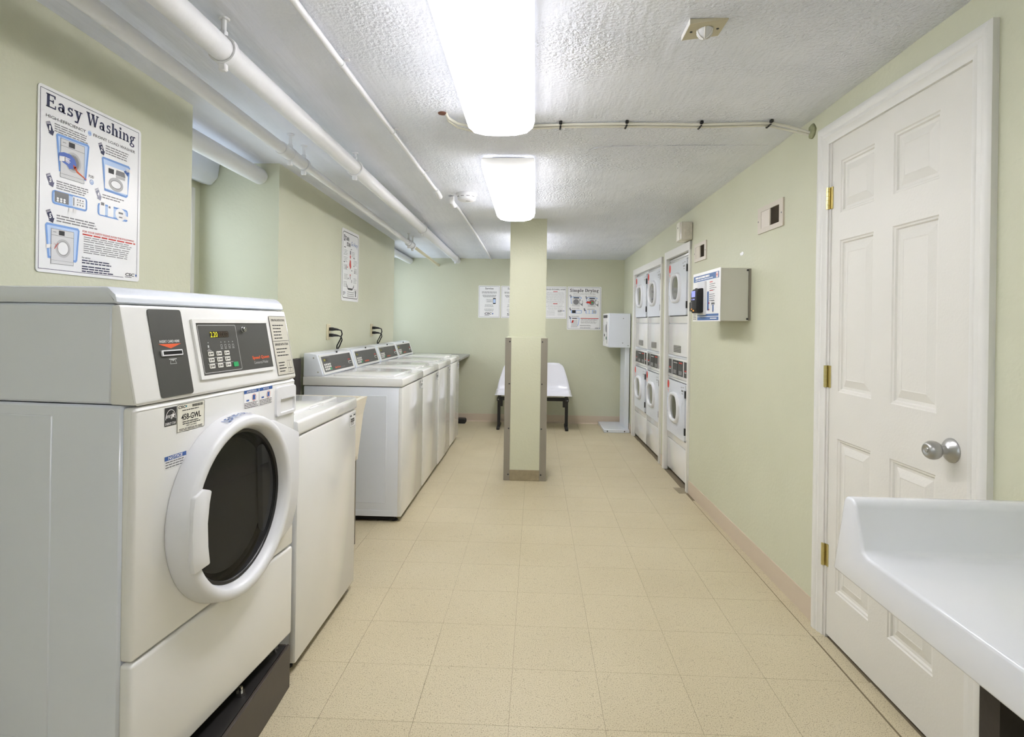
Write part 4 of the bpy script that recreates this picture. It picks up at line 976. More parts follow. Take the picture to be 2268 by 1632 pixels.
def sketch_washer(parent, u0, u1, v0, v1, opened=False, lay=.0046):
    W, H = u1 - u0, v1 - v0
    MB().rect(u0, u1, v0, v1, lay).buildflat('drawn_body', mat('ink_washer_grey', (214, 214, 214), .5, vary=0), parent)
    q = MB(); q.outline([(u0, v0), (u1, v0), (u1, v1), (u0, v1)], .0012, lay + .0003); q.rect(u0, u1, v1 - .19 * H, v1 - .18 * H, lay + .0003); q.rect(u0, u1, v0 + .1 * H, v0 + .106 * H, lay + .0003); q.rect(u0 + .08 * W, u0 + .22 * W, v1 - .1 * H, v1 - .085 * H, lay + .0003); q.buildflat('drawn_lines', M_GREY, parent)
    q = MB(); q.rect(u0 + .33 * W, u0 + .58 * W, v1 - .16 * H, v1 - .03 * H, lay + .0003); q.buildflat('drawn_panel', M_INK, parent)
    q = MB(); q.ringf(u0 + .52 * W, v0 + .47 * H, .33 * W, .07 * W, lay + .0005); q.buildflat('drawn_door_ring', M_LGREY, parent)
    q = MB(); q.ringf(u0 + .52 * W, v0 + .47 * H, .26 * W, .03 * W, lay + .0006); q.buildflat('drawn_door_seal', M_MGREY, parent)
    if opened: MB().disc(u0 + .52 * W, v0 + .47 * H, .23 * W, lay + .0005).buildflat('drawn_drum', M_GREY, parent)
    else: MB().disc(u0 + .52 * W, v0 + .47 * H, .23 * W, lay + .0005).buildflat('drawn_glass', M_PRINTW, parent)
def blue_frame(parent, poly, t, lay=.004):
    MB().flat(poly, lay).buildflat('picture_halo', M_LBLUE, parent); MB().outline(poly, t, lay + .0003).buildflat('picture_frame', M_BLUE, parent)
def hand(parent, u, v, s, lay=.0056, flip=1):
    q = MB(); q.flat([(u, v), (u + .5 * s * flip, v + .1 * s), (u + .5 * s * flip, v + .42 * s), (u, v + .35 * s)][::flip], lay)
    for k in range(4): q.flat([(u + .45 * s * flip, v + .1 * s + k * .08 * s), (u + (.85 + .08 * (k % 2)) * s * flip, v + .02 * s + k * .1 * s), (u + (.85 + .08 * (k % 2)) * s * flip, v + .07 * s + k * .1 * s), (u + .45 * s * flip, v + .17 * s + k * .08 * s)][::flip], lay)
    q.buildflat('drawn_hand', mat('ink_hand', (240, 238, 236), .5, vary=0), parent)
def csc(parent, u, v, wd, h, lay=.0042):
    MB().text('CSC', u, v, wd * .76, h, lay, .03, .18).buildflat('logo_lettering', M_INK, parent)
    q = MB(); q.flat([(u + wd * .86, v + h * .2), (u + wd * .93, v), (u + wd, v + h * .5), (u + wd * .9, v + h)], lay); q.buildflat('logo_drop', M_DBLUE, parent)
    q = MB(); q.rect(u, u + wd * .55, v - h * .45, v - h * .2, lay); q.buildflat('logo_line', M_GREY, parent)

P = poster('laundry_poster', 'large Easy Washing poster on the left wall above the front loader', (-1.4995, 1.682, 1.406), 0, .454, .567)
q = MB(); q.outline([(.007, .010), (.441, .010), (.441, .557), (.007, .557)], .0016, .004); q.buildflat('border_line', M_NAVY, P)
MB().rect(.369, .447, .0045, .016, .0041).buildflat('border_gap', M_PRINTW, P)
MB().serif('Easy', .027, .505, .145, .041, .0042).serif('Washing', .186, .505, .237, .041, .0042).buildflat('title_lettering', M_NAVY, P)
MB().text('HIGH-EFFICIENCY', .028, .4735, .157, .0095, .0042).text('FRONT LOAD WASHER', .218, .4735, .203, .0095, .0042).text('POD', .2, .331, .022, .009, .0042).buildflat('lettering', M_INK, P)
MB().disc(.2015, .478, .0085, .0042).buildflat('round_badge', M_LBLUE, P); MB().text('HE', .1965, .4745, .010, .007, .0045).buildflat('badge_lettering', M_CLOTH, P)
for (n, u, v, m_) in ((1, .035, .460, None), (2, .247, .460, None), (3, .038, .302, mat('ink_faded_navy', (96, 96, 124), .5, vary=0)), (4, .235, .302, mat('ink_pale_navy', (150, 150, 168), .5, vary=0)), (5, .040, .192, None)): num_arrow(P, n, u, v, m=m_)
q = MB(); q.lines(.06, .196, .464, 4, .0072, .0032, .0042, .12, 11); q.lines(.274, .40, .461, 4, .0085, .0034, .0042, .2, 12); q.lines(.07, .205, .289, 4, .0072, .0032, .0042, .2, 13); q.lines(.262, .37, .289, 2, .009, .0034, .0042, .3, 14)
q.lines(.072, .245, .183, 3, .0085, .004, .0042, .1, 15); q.lines(.182, .41, .131, 3, .007, .0026, .0042, .12, 16); q.lines(.182, .412, .108, 5, .007, .0026, .0042, .12, 17)
q.buildflat('small_print', M_GREY, P)
q = MB(); q.text('FOR YOUR SAFETY PLEASE AVOID THE FOLLOWING', .177, .1445, .245, .0068, .0042, .01); q.lines(.177, .43, .1405, 1, .006, .0045, .0042, .02, 18); q.buildflat('red_lettering', M_RED, P)
q = MB(); q.text('For service', .176, .0585, .036, .0062, .0042, .01); q.lines(.176, .31, .0545, 2, .008, .004, .0042, .1, 19); q.lines(.176, .32, .0345, 3, .008, .004, .0042, .15, 20); q.buildflat('service_lettering', M_NAVY, P)
csc(P, .378, .017, .062, .0115)
# step pictures
blue_frame(P, [(.079, .320), (.189, .316), (.201, .432), (.194, .438), (.072, .436), (.066, .430)], .007)
sketch_washer(P, .083, .180, .303, .426, True)
q = MB(); bl = [(.076, .362), (.078, .378), (.095, .384), (.12, .384), (.138, .374), (.146, .358), (.143, .346), (.128, .340), (.118, .336), (.108, .346), (.09, .352)]; q.flat(bl[::-1], .0054); q.buildflat('drawn_cloth', M_CLOTH, P)
hand(P, .078, .352, .046); q = MB(); q.flat([(.135, .346), (.143, .352), (.150, .338), (.19, .3195), (.189, .318), (.148, .332), (.137, .344)][::-1], .0058); q.flat([(.132, .354), (.146, .348), (.136, .341)][::-1], .0058); q.buildflat('orange_pointer', M_ORANGE, P)
MB().ringf(.213, .3175, .0085, .002, .0042).buildflat('pod_ring', M_BLUE, P); MB().disc(.213, .3165, .0045, .0045).buildflat('pod_picture', M_LBLUE, P)
blue_frame(P, [(.271, .303), (.378, .300), (.386, .306), (.396, .412), (.390, .418), (.262, .418), (.257, .412)], .007)
MB().rect(.272, .384, .312, .394, .0046).buildflat('drawn_body', M_PRINTW, P)
q = MB(); q.rect(.288, .314, .369, .386, .005); q.buildflat('drawn_panel', M_INK, P); q = MB(); q.flat([(.322, .37), (.372, .37), (.366, .388), (.326, .388)], .005); q.buildflat('drawn_drawer', M_GREY, P)
MB().rect(.324, .37, .359, .369, .005).buildflat('drawn_drawer_front', M_LGREY, P)
MB().ringf(.325, .335, .036, .011, .005, 32, .024).buildflat('drawn_door_ring', M_LGREY, P); MB().ringf(.325, .335, .026, .002, .0053, 32, .0145).buildflat('drawn_door_seal', M_GREY, P)
q = MB(); q.flat([(.362, .392), (.384, .378), (.388, .394), (.374, .400)], .0056); q.buildflat('drawn_bottle', M_DBLUE, P); hand(P, .405, .392, .036, .006, -1)
blue_frame(P, rrect(.054, .195, .214, .258, .01, 2), .006)
MB().rect(.064, .118, .222, .256, .0046).buildflat('drawn_panel', M_GREY, P); MB().rect(.134, .187, .221, .254, .0046).buildflat('drawn_keypad', M_PRINTW, P)
q = MB()
for k in range(3):
    q.disc(.075 + .013 * k, .234, .0045, .005, 10, .0035); q.disc(.075 + .013 * k, .227, .0045, .005, 10, .0035)
q.buildflat('drawn_buttons', M_PRINTW, P)
q = MB(); q.rect(.136, .14, .224, .25, .005); q.rect(.15, .18, .237, .2385, .005)
for k in range(3): q.rect(.151 + .011 * k, .156 + .011 * k, .243, .2475, .005); q.rect(.151 + .011 * k, .156 + .011 * k, .2275, .232, .005)
q.buildflat('drawn_keys', M_GREY, P); hand(P, .118, .2, .036)
blue_frame(P, rrect(.241, .388, .213, .256, .01, 2), .006)
for (a, b) in ((.25, .275), (.288, .315)): MB().rect(a, b, .217, .257, .0046).buildflat('drawn_reader', M_PRINTW, P)
MB().disc(.35, .234, .026, .0046, 20, .022).buildflat('drawn_reader', M_PRINTW, P)
q = MB(); q.rect(.255, .27, .25, .26, .005); q.rect(.291, .3, .246, .253, .005); q.rect(.34, .362, .236, .242, .005); q.rect(.342, .36, .222, .226, .005); q.buildflat('drawn_slots', M_GREY, P); hand(P, .392, .218, .038, .0056, -1)
blue_frame(P, [(.041, .045), (.150, .041), (.156, .047), (.164, .146), (.158, .153), (.036, .153), (.030, .146)], .007)
sketch_washer(P, .052, .140, .029, .138)
q = MB()
for s_ in (1, -1): q.flat([(.0625, .085 - s_ * .009), (.0645, .085 - s_ * .009 - .001), (.0785, .085 + s_ * .009), (.0765, .085 + s_ * .009 + .001)], .0062)
q.buildflat('red_cross', M_RED, P); hand(P, .034, .074, .034)

P = poster('stain_poster', 'white Stain Stain Go Away poster with red diagram on the left wall', (-1.4995, 4.418, 1.425), 0, .43, .564, .02)
q = MB(); q.outline(rrect(.018, .412, .022, .542, .03, 4), .005, .004); q.buildflat('border_line', M_INK, P)
q = MB(); q.outline([(.04, .468), (.075, .468), (.075, .515), (.04, .515)], .006, .0042); q.text('S', .05, .474, .018, .034, .0042, .03); q.text('TAIN', .08, .475, .09, .032, .0042, .04); q.text('STAIN', .115, .432, .09, .032, .0042, .04); q.buildflat('title_lettering', M_INK, P)
MB().text('Go Away', .215, .438, .17, .045, .0042, .0, .3).buildflat('script_lettering', M_DBLUE, P)
q = MB()
for k, (u, v) in enumerate(((.05, .40), (.045, .345), (.045, .285), (.06, .21), (.045, .15), (.235, .40), (.29, .335), (.30, .27), (.29, .19))): q.lines(u, u + .09, v, 4, .0115, .003, .0042, .2, 30 + k)
q.lines(.14, .32, .075, 3, .016, .005, .0042, .2, 50); q.lines(.3, .385, .1, 3, .012, .003, .0042, .2, 51); q.buildflat('small_print', M_GREY, P)
q = MB(); q.flat([(.19, .355), (.205, .335), (.22, .355), (.205, .38)][::-1], .0042); q.flat([(.18, .29), (.205, .255), (.23, .275), (.22, .325), (.195, .335)][::-1], .0042); q.flat([(.192, .215), (.207, .198), (.222, .215)][::-1], .0042); q.rect(.13, .145, .262, .275, .0042); q.buildflat('stain_spots', M_RED, P)
q = MB()
for (a, b, c_, d_) in ((.195, .375, .215, .405), (.2, .175, .21, .205), (.24, .15, .25, .175), (.1, .25, .11, .28), (.32, .23, .33, .255), (.235, .245, .255, .252), (.15, .175, .165, .185), (.05, .417, .09, .423), (.21, .415, .24, .42), (.045, .36, .06, .365), (.045, .3, .07, .306), (.28, .35, .32, .356), (.29, .285, .31, .292)): q.rect(a, c_, b, d_, .0042)
q.flat([(.11, .145), (.15, .105), (.27, .105), (.31, .14), (.30, .115), (.26, .09), (.16, .09), (.125, .112)][::-1], .0042); q.rect(.34, .36, .04, .09, .0042); q.buildflat('diagram_marks', M_INK, P)
csc(P, .035, .055, .06, .018)

BW = -pi / 2
def service_poster(label, x):
    P = poster('service_notice', label, (x, 7.459, 1.33), BW, .278, .412, .006)
    q = MB(); q.outline([(.01, .01), (.268, .01), (.268, .402), (.01, .402)], .0025, .004); q.buildflat('border_line', M_GREY, P)
    MB().serif('Service', .085, .364, .108, .024, .0042).buildflat('title_lettering', M_INK, P)
    q = MB(); q.lines(.04, .238, .334, 2, .012, .006, .0042, .15, 3, True); q.lines(.05, .23, .292, 2, .012, .006, .0042, .1, 4, True); q.lines(.06, .22, .268, 1, .01, .004, .0042, .1, 5, True)
    q.lines(.075, .2, .172, 3, .014, .004, .0042, .2, 6, True); q.lines(.075, .2, .115, 3, .013, .004, .0042, .2, 7, True); q.outline([(.1, .2), (.185, .2), (.185, .24), (.1, .24)], .002, .0042); q.lines(.11, .18, .232, 3, .011, .004, .0042, .2, 8); q.buildflat('small_print', M_GREY, P)
    MB().flat(rrect(.187, .223, .178, .254, .005, 2), .0044).buildflat('phone_picture', M_INK, P); MB().rect(.19, .22, .192, .24, .0047).buildflat('phone_screen', M_LBLUE, P)
    csc(P, .08, .042, .115, .026); return P
service_poster('left white Service notice on the back wall, whole and left of the column', -.739)
service_poster('right white Service notice on the back wall, partly hidden behind the column', -.449)
P = poster('tips_notice', 'white Spanish washing tips notice on the back wall right of the column', (.098, 7.459, 1.331), BW, .29, .412, .006)
q = MB(); q.outline([(.01, .01), (.28, .01), (.28, .402), (.01, .402)], .0025, .004); q.buildflat('border_line', M_GREY, P)
MB().serif('Consejos de lavado y secado', .02, .366, .255, .02, .0042).buildflat('title_lettering', M_INK, P)
q = MB(); q.lines(.03, .265, .335, 13, .0115, .003, .0042, .25, 9, True); q.lines(.03, .265, .178, 6, .0125, .003, .0042, .3, 10, True); q.lines(.035, .15, .1, 6, .011, .003, .0042, .2, 11, True); q.lines(.18, .26, .068, 3, .011, .003, .0042, .2, 12); q.buildflat('small_print', M_LGREY, P)
q = MB(); q.rect(.12, .175, .342, .349, .0042); q.rect(.12, .175, .186, .194, .0042); q.buildflat('red_lettering', M_RED, P); csc(P, .18, .092, .085, .018)
P = poster('drying_poster', 'Simple Drying poster on the back wall right of the other notices', (.399, 7.459, 1.193), BW, .432, .55, .01)
q = MB(); q.outline([(.01, .012), (.42, .012), (.42, .538), (.01, .538)], .003, .004); q.buildflat('border_line', M_GREY, P)
MB().serif('Simple Drying', .03, .482, .37, .04, .0042).buildflat('title_lettering', M_INK, P)
MB().text('SINGLE LOAD/STACK DRYERS', .075, .452, .28, .011, .0042).buildflat('lettering', M_GREY, P)
for (n, u, v) in ((1, .035, .445), (2, .235, .43), (3, .032, .28), (4, .215, .275), (5, .03, .172)): num_arrow(P, n, u, v, .014, -.036)
for (u, v) in ((.05, .30), (.25, .295)):
    MB().outline([(u, v + .03), (u + .13, v + .1), (u + .13, v + .115), (u - .01, v + .12)], .006, .0042).buildflat('picture_frame', M_BLUE, P)
    MB().flat([(u + .01, v), (u + .11, v - .005), (u + .115, v + .1), (u + .015, v + .105)], .0045).buildflat('drawn_body', mat('ink_washer_grey', (214, 214, 214), .5, vary=0), P)
    MB().disc(u + .062, v + .055, .036, .0048).buildflat('drawn_drum', M_GREY, P); MB().rect(u + .03, u + .1, v + .1, v + .112, .0048).buildflat('drawn_panel', M_INK, P)
    MB().flat([(u + .105, v + .09), (u + .145, v + .07), (u + .145, v), (u + .105, v + .035)][::-1], .0048).buildflat('drawn_door', M_GREY, P); MB().disc(u + .125, v + .055, .016, .005, 14, .026).buildflat('drawn_glass', M_PRINTW, P)
q = MB(); q.flat([(.235, .345), (.255, .365), (.29, .36), (.325, .372), (.335, .35), (.3, .335), (.262, .34)][::-1], .0052); q.buildflat('drawn_clothes', M_RED, P); MB().disc(.315, .35, .013, .0055).buildflat('drawn_green_cloth', M_GREEN, P)
for u in (.05, .235): blue_frame(P, rrect(u, u + .135, .21, .25, .008, 2), .006)
MB().rect(.062, .108, .212, .25, .0048).buildflat('drawn_panel', M_INK, P); MB().rect(.115, .178, .214, .244, .0048).buildflat('drawn_keypad', M_PRINTW, P)
for u in (.245, .285): MB().rect(u, u + .03, .212, .252, .0048).buildflat('drawn_reader', M_PRINTW, P)
MB().disc(.345, .23, .022, .0048, 16, .018).buildflat('drawn_reader', M_LGREY, P)
MB().outline([(.045, .09), (.14, .05), (.16, .15), (.035, .15)], .006, .0042).buildflat('picture_frame', M_BLUE, P)
MB().flat([(.05, .028), (.135, .03), (.13, .132), (.06, .13)], .0045).buildflat('drawn_body', mat('ink_washer_grey', (214, 214, 214), .5, vary=0), P); MB().rect(.065, .125, .14, .15, .0048).buildflat('drawn_panel', M_INK, P)
MB().flat([(.06, .085), (.078, .09), (.085, .12), (.07, .122), (.06, .108)], .005).buildflat('red_mark', M_RED, P)
q = MB(); q.lines(.175, .395, .137, 3, .009, .003, .0042, .2, 21); q.lines(.175, .395, .105, 3, .009, .003, .0042, .2, 22); q.lines(.165, .31, .062, 2, .009, .004, .0042, .1, 23); q.lines(.165, .31, .034, 2, .009, .004, .0042, .1, 24)
for (u, v) in ((.07, .432), (.265, .432), (.06, .275), (.255, .268), (.055, .175)): q.lines(u, u + .1, v, 2, .008, .003, .0042, .2, 25)
q.buildflat('small_print', M_GREY, P); MB().rect(.17, .4, .142, .15, .0042).buildflat('red_lettering', M_RED, P); csc(P, .355, .018, .062, .013)

# ================================================================== BENCH
bn = thing('bench', 'two-seat bench of white moulded shells on a black frame behind the column', 'bench', (-.015, 7.05, 0))
def seat(cx):
    NU, NV = 14, 22; Vv = []; Ff = []
    for j in range(NV + 1):
        s_ = j / NV   # 0 front lip -> 1 top of back
        if s_ < .45:
            q = s_ / .45; y = -.17 + .34 * q; z = .410 - .012 * sin(pi * q) + .02 * q; hw = .228
        elif s_ < .6:
            q = (s_ - .45) / .15; a = q * radians(78); y = .17 + .09 * sin(a); z = .418 + .012 + .09 * (1 - cos(a)); hw = .228 - .014 * q
        else:
            q = (s_ - .6) / .4; y = .258 + .055 * q; z = .50 + .275 * q; hw = .214 - .085 * q ** 1.15
            if q > .8: hw *= math.sqrt(max(0.02, 1 - ((q - .8) / .2) ** 2 * .55))
        for i in range(NU + 1):
            t_ = -1 + 2 * i / NU
            lift = (.016 * abs(t_) ** 3 * min(1, s_ / .2) if s_ < .5 else 0); fwd = -.035 * abs(t_) ** 2.5 if s_ > .45 else 0
            Vv.append((cx + hw * t_, y + fwd, z + lift))
    for j in range(NV):
        for i in range(NU): k = j * (NU + 1) + i; Ff.append((k, k + 1, k + NU + 2, k + NU + 1))
    o = MB().add(Vv, Ff).build('seat_shell', M_SHELL, bn, ang=180)
    md = o.modifiers.new('thickness', 'SOLIDIFY'); md.thickness = .006; md.offset = -1
    return o
seat(-.230); seat(.228)
MB().box(-.42, .42, -.03, .03, .335, .372).build('beam', M_BLACK, bn, smooth=False)
for x in (-.415, .40):
    lg = MB(); lg.box(x - .018, x + .018, -.02, .02, .03, .37); lg.box(x - .016, x + .016, -.17, .15, .345, .38); lg.build('leg', M_BLACK, bn, smooth=False)
    MB().rbox(x - .018, x + .018, -.16, .2, .0, .032, .004, 1).build('foot', M_BLACK, bn)
    MB().box(x - (.045 if x > 0 else -.018), x - (.018 if x > 0 else -.045), -.015, .015, .26, .34).build('gusset', M_BLACK, bn, smooth=False)
    q = MB(); q.lathe([(-.006, .008), (-.009, .006), (-.009, 0)], (x, -.17, .362), 'y', 10); q.build('bolt', M_STEEL, bn)

# ================================================================== PAYMENT KIOSK (far right corner)
kk = thing('payment_kiosk', 'white card machine on a floor pedestal in the far right corner', 'kiosk', (1.108, 7.29, 0), RW_ROT)
# local: +x into room, +y towards camera
MB().rbox(.0, .30, -.13, .43, 0, .038, .004, 1).build('base_plate', M_ENAM, kk)
for y in (.06, .26): q = MB(); q.lathe([(0, .008), (.003, .006), (.003, 0)], (y, .43, .018), 'y', 10); q.build('bolt', M_INK, kk)
ps = MB(); ps.rbox(-.004, .05, .0, .33, .03, 1.36, .003, 1); ps.build('post', M_ENAM, kk)
cb = MB(); cb.rbox(-.005, .248, -.06, .36, .995, 1.40, .004, 1); cb = cb.build('cabinet', M_ENAM, kk)
fp = MB(); fp.rbox(.248, .262, -.06, .34, 1.0, 1.398, .003, 1); fp = fp.build('front_plate', M_PRINTW, kk)
x = .2626
MB().rect(0 - .03, .32, 1.345, 1.38, x).buildflat('header_print', M_INK, fp); MB().rect(.25, .32, 1.04, 1.30, x).rect(.02, .05, 1.06, 1.26, x).buildflat('small_print', M_LGREY, fp)
MB().disc(.22, 1.22, .055, x + .0005, 20, .05).buildflat('round_reader', M_GREY, fp); MB().rect(.2, .28, 1.085, 1.12, x + .0005).buildflat('green_label', mat('ink_green', (30, 90, 70), .5, vary=0), fp); MB().rect(.05, .12, 1.12, 1.15, x + .0005).buildflat('card_slot', M_INK, fp)
MB().lathe([(0, .006), (.003, .005), (.003, 0)], (.08, .36, 1.34), 'y', 10).build('screw', M_GREY, cb); MB().lathe([(0, .006), (.003, .005), (.003, 0)], (.085, .36, 1.05), 'y', 10).build('screw', M_GREY, cb)
MB().rbox(.01, .03, .36, .362, 1.018, 1.024, .0005, 1).build('name_plate', M_GREY, cb)

# ================================================================== STACKED DRYERS
def dryer_door(t, z0, z1, wd):
    d = MB(); d.prism(rrect(.05, wd - .02, z0, z1, .012, 2), 'x', -.012, .006, 0); d = d.build('dryer_door', M_ENAM, t)
    MB().rect(.046, wd - .016, z1 - .001, z1 + .006, -.0095).rect(.046, wd - .016, z0 - .008, z0 + .001, -.0095).rect(wd - .021, wd - .0155, z0, z1, -.0095).rect(.0455, .051, z0, z1, -.0095).buildflat('door_gap', M_INK, d)
    zc = (z0 + z1) / 2 + .005 ; cy = wd * .475
    # oblong porthole: rounded rim and glass
    ou = rrect(cy - .158, cy + .158, zc - .125, zc + .125, .11, 6); n_ = len(ou); Vv = []; Ff = []
    for (sc_, x_) in ((1.0, .006), (.97, .022), (.86, .028), (.78, .022), (.74, .004)):
        Vv += [(x_, cy + (a - cy) * sc_, zc + (b - zc) * sc_) for a, b in ou]
    for L_ in range(4):
        for k in range(n_): Ff.append((L_ * n_ + k, L_ * n_ + (k + 1) % n_, (L_ + 1) * n_ + (k + 1) % n_, (L_ + 1) * n_ + k))
    MB().add(Vv, Ff).build('window_rim', M_PLAS, d, ang=60)
    MB().flat([(cy + (a - cy) * .75, zc + (b - zc) * .75) for a, b in ou], .010).buildflat('window_glass', mat('dryer_glass', (92, 92, 84), .08, vary=.3, vscale=14, coat=.6), d)
    MB().rbox(.004, .018, .085, .103, zc - .062, zc + .062, .004, 1).build('door_grip', M_ENAM, d)
    for z in (z1 - .075, z0 + .08): MB().box(.0, .010, wd - .022, wd - .006, z - .028, z + .028).build('door_hinge', M_INK, d, smooth=False)
    MB().disc(.058 + .03, z1 - .042, .032, .0068, 20, .036).buildflat('red_sticker', M_RED, d)
    q = MB(); q.rect(.085, .10, z1 - .115, z1 - .088, .0068); q.rect(.07, .085, z1 - .10, z1 - .085, .0068); q.buildflat('red_lettering', mat('ink_pale_red', (222, 140, 128), .5, vary=0), d)
    q = MB(); q.rect(wd - .13, wd - .11, z1 - .035, z1 - .025, .0068); q.rect(wd - .085, wd - .05, z1 - .03, z1 - .022, .0068); q.rect(wd - .12, wd - .06, z1 - .062, z1 - .048, .0068); q.rect(wd - .11, wd - .07, z1 - .08, z1 - .074, .0068); q.buildflat('tag_print', M_GREY, d)
def dryer(label, yf, wd):
    t = thing('stacked_dryer', label, 'dryer', (rwx(yf), yf, 0), RW_ROT, 'stacked dryers in the right wall')
    MB().box(-.7, -.02, .004, wd - .004, .03, 1.838).build('cabinet', M_ENAM, t, smooth=False)
    def panel(name, z0, z1, x=-.01): 
        p = MB(); p.rbox(-.03, x, .003, wd - .003, z0, z1, .005, 2); return p.build(name, M_ENAM2, t)
    panel('top_strip', 1.822, 1.842, -.012); panel('upper_front', 1.287, 1.818); panel('service_panel', 1.018, 1.283); panel('lower_front', .297, .826); panel('kick_panel', .034, .293)
    lp = MB(); lp.prism([(-.03, 1.0), (-.012, .998), (-.008, 1.016), (-.03, 1.017)], 'y', .003, wd - .003); lp.build('ledge', M_ENAM, t, smooth=False)
    cpn = MB(); cpn.rbox(-.03, -.008, .003, wd - .003, .83, .997, .005, 2); cpn = cpn.build('control_panel', M_ENAM2, t); x = -.0072
    for (a, b) in ((.035, .135), (.165, .495), (.52, .61)):
        o = MB().rect(a, b, .856, .98, x).buildflat('control_overlay', M_CHAR2, cpn)
    q = MB(); q.rect(.055, .115, .905, .914, x + .0005); q.rect(.54, .595, .905, .914, x + .0005); q.rect(.37, .47, .958, .968, x + .0005); q.buildflat('red_lettering', M_RED, cpn)
    q = MB(); q.rect(.06, .11, .892, .9, x + .0005); q.rect(.54, .59, .892, .9, x + .0005); q.rect(.2, .33, .955, .962, x + .0005)
    for r_ in range(3):
        for c_ in range(4): q.rect(.195 + c_ * .024, .211 + c_ * .024, .868 + r_ * .011, .875 + r_ * .011, x + .0005); q.rect(.37 + c_ * .024, .386 + c_ * .024, .868 + r_ * .011, .875 + r_ * .011, x + .0005)
    q.buildflat('keys', M_LGREY, cpn); MB().rect(.325, .335, .86, .976, x + .0005).buildflat('divider', M_SHADE, cpn)
    g = MB().rect(.185, .415, 1.045, 1.102, -.0094).buildflat('rating_plate', mat('ink_plate_grey', (104, 102, 92), .5, vary=0), t)
    MB().lines(.195, .405, 1.096, 4, .013, .004, -.009, .1, 5).buildflat('plate_print', M_LGREY, g)
    dryer_door(t, 1.352, 1.796, wd); dryer_door(t, .361, .806, wd)
    for y in (.06, wd - .06): q = MB(); q.lathe([(0, .018), (.01, .018), (.012, .008), (.035, .008), (.035, 0)], (-.06, y, 0), 'z', 10); q.build('foot', M_RUB, t)
    return t
d1 = dryer('white stacked dryer farthest along the right wall, beside the payment kiosk', 6.695, .625)
copy_thing(d1, (rwx(6.065), 6.065, 0), RW_ROT, 'white stacked dryer in the middle, right half of the wide frame', 'stacked dryers in the right wall')
copy_thing(d1, (rwx(5.19), 5.19, 0), RW_ROT, 'white stacked dryer nearest the camera, alone in its own frame', 'stacked dryers in the right wall')

# ================================================================== RIGHT WALL FITTINGS
def vent(label, y0, y1, z0, z1):
    W, H = y1 - y0, z1 - z0; t = thing('air_vent', label, 'vent', (rwx(y1), y1, z0), RW_ROT, 'wall vents'); b = .14 * W
    f = MB()
    for (a, c_, d_, e) in ((0, W, 0, H * .18), (0, W, H * .82, H), (0, b, H * .18, H * .82), (W - b, W, H * .18, H * .82)): f.box(0, .008, a, c_, d_, e)
    f.build('vent_frame', M_TAN, t, smooth=False)
    MB().box(.001, .002, b, W - b, H * .18, H * .82).build('vent_backing', M_DKBROWN, t, smooth=False)
    n_ = 14
    for k in range(n_):
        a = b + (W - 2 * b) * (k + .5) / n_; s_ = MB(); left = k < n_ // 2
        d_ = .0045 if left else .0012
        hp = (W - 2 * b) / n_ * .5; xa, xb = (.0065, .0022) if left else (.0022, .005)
        s_.add([(xa, a - hp, H * .18), (xb, a + hp * (1 if left else .3), H * .18), (xb, a + hp * (1 if left else .3), H * .82), (xa, a - hp, H * .82)], [(0, 1, 2, 3)]); s_.build('vent_louvre', M_TAN if left else M_DKBROWN, t, smooth=False)
    MB().box(.002, .009, W / 2 - .004, W / 2 + .004, H * .18, H * .82).build('vent_mullion', M_TAN, t, smooth=False)
    for a in (.03 * W, .95 * W): q = MB(); q.lathe([(.008, .004), (.010, .003), (.010, 0)], (0, a, H * .48), 'x', 10); q.build('screw', M_GREY, t)
vent('beige wall vent high up between the white door and the card machine', 2.895, 3.201, 1.767, 1.905)
vent('beige wall vent beside the emergency light and the nearest dryer', 4.10, 4.378, 1.736, 1.868)

em = thing('emergency_light', 'cream emergency light box high on the wall above the nearest dryer', 'emergency light', (rwx(4.615), 4.615, 1.917), RW_ROT)
eb = MB(); eb.prism([(.0, 0), (.055, 0), (.085, .02), (.093, .06), (.093, .135), (0, .135)], 'z', 0, .14, .006, 2); eb.build('housing', mat('cream_white_plastic', (228, 225, 210), .45), em)
MB().rbox(.003, .089, .137, .172, .004, .136, .006, 2).build('lens', M_LENSC, em)
for z in (.05, .095): q = MB(); q.lathe([(.170, .024), (.1745, .02), (.1745, 0)], (.045, 0, z), 'y', 14); q.build('lamp_head', M_LENSC, em)
MB().lathe([(.095, .005), (.098, .004), (.098, 0)], (-.002, .09, .1), 'x', 10).build('indicator', M_GREY, em)

cm_ = thing('card_machine', 'grey card value machine on the right wall with blue printed front and black reader', 'card machine', (rwx(3.825), 3.825, 1.30), RW_ROT)
CW, CH, CD = .52, .297, .166
cb = MB(); cb.rbox(.012, CD, 0, CW, 0, CH, .002, 1); cb = cb.build('cabinet', mat('grey_beige_steel', (205, 204, 194), .45, vary=.03), cm_)
MB().box(0, .012, .0, CW + .004, .004, CH - .003).build('back_plate', M_GUARD, cm_, smooth=False)
for z in (.012, CH - .012): q = MB(); q.lathe([(CW, .006), (CW + .004, .005), (CW + .004, 0)], (.018, 0, z), 'y', 10); q.build('screw', M_INK, cm_)
fp = MB(); fp.rbox(CD, CD + .004, -.004, CW + .004, -.003, CH + .003, .001, 1); fp = fp.build('printed_front', M_PRINTW, cm_); x = CD + .0045
BLU = mat('ink_machine_blue', (72, 108, 162), .5, vary=0)
MB().rect(.01, CW - .02, CH - .052, CH - .015, x).rect(.10, CW - .02, .028, .042, x).rect(.10, CW - .02, .004, .024, x).rect(.135, .195, .19, .232, x).rect(.29, .322, .062, .175, x).rect(.39, .412, .055, .093, x).buildflat('blue_print', BLU, fp)
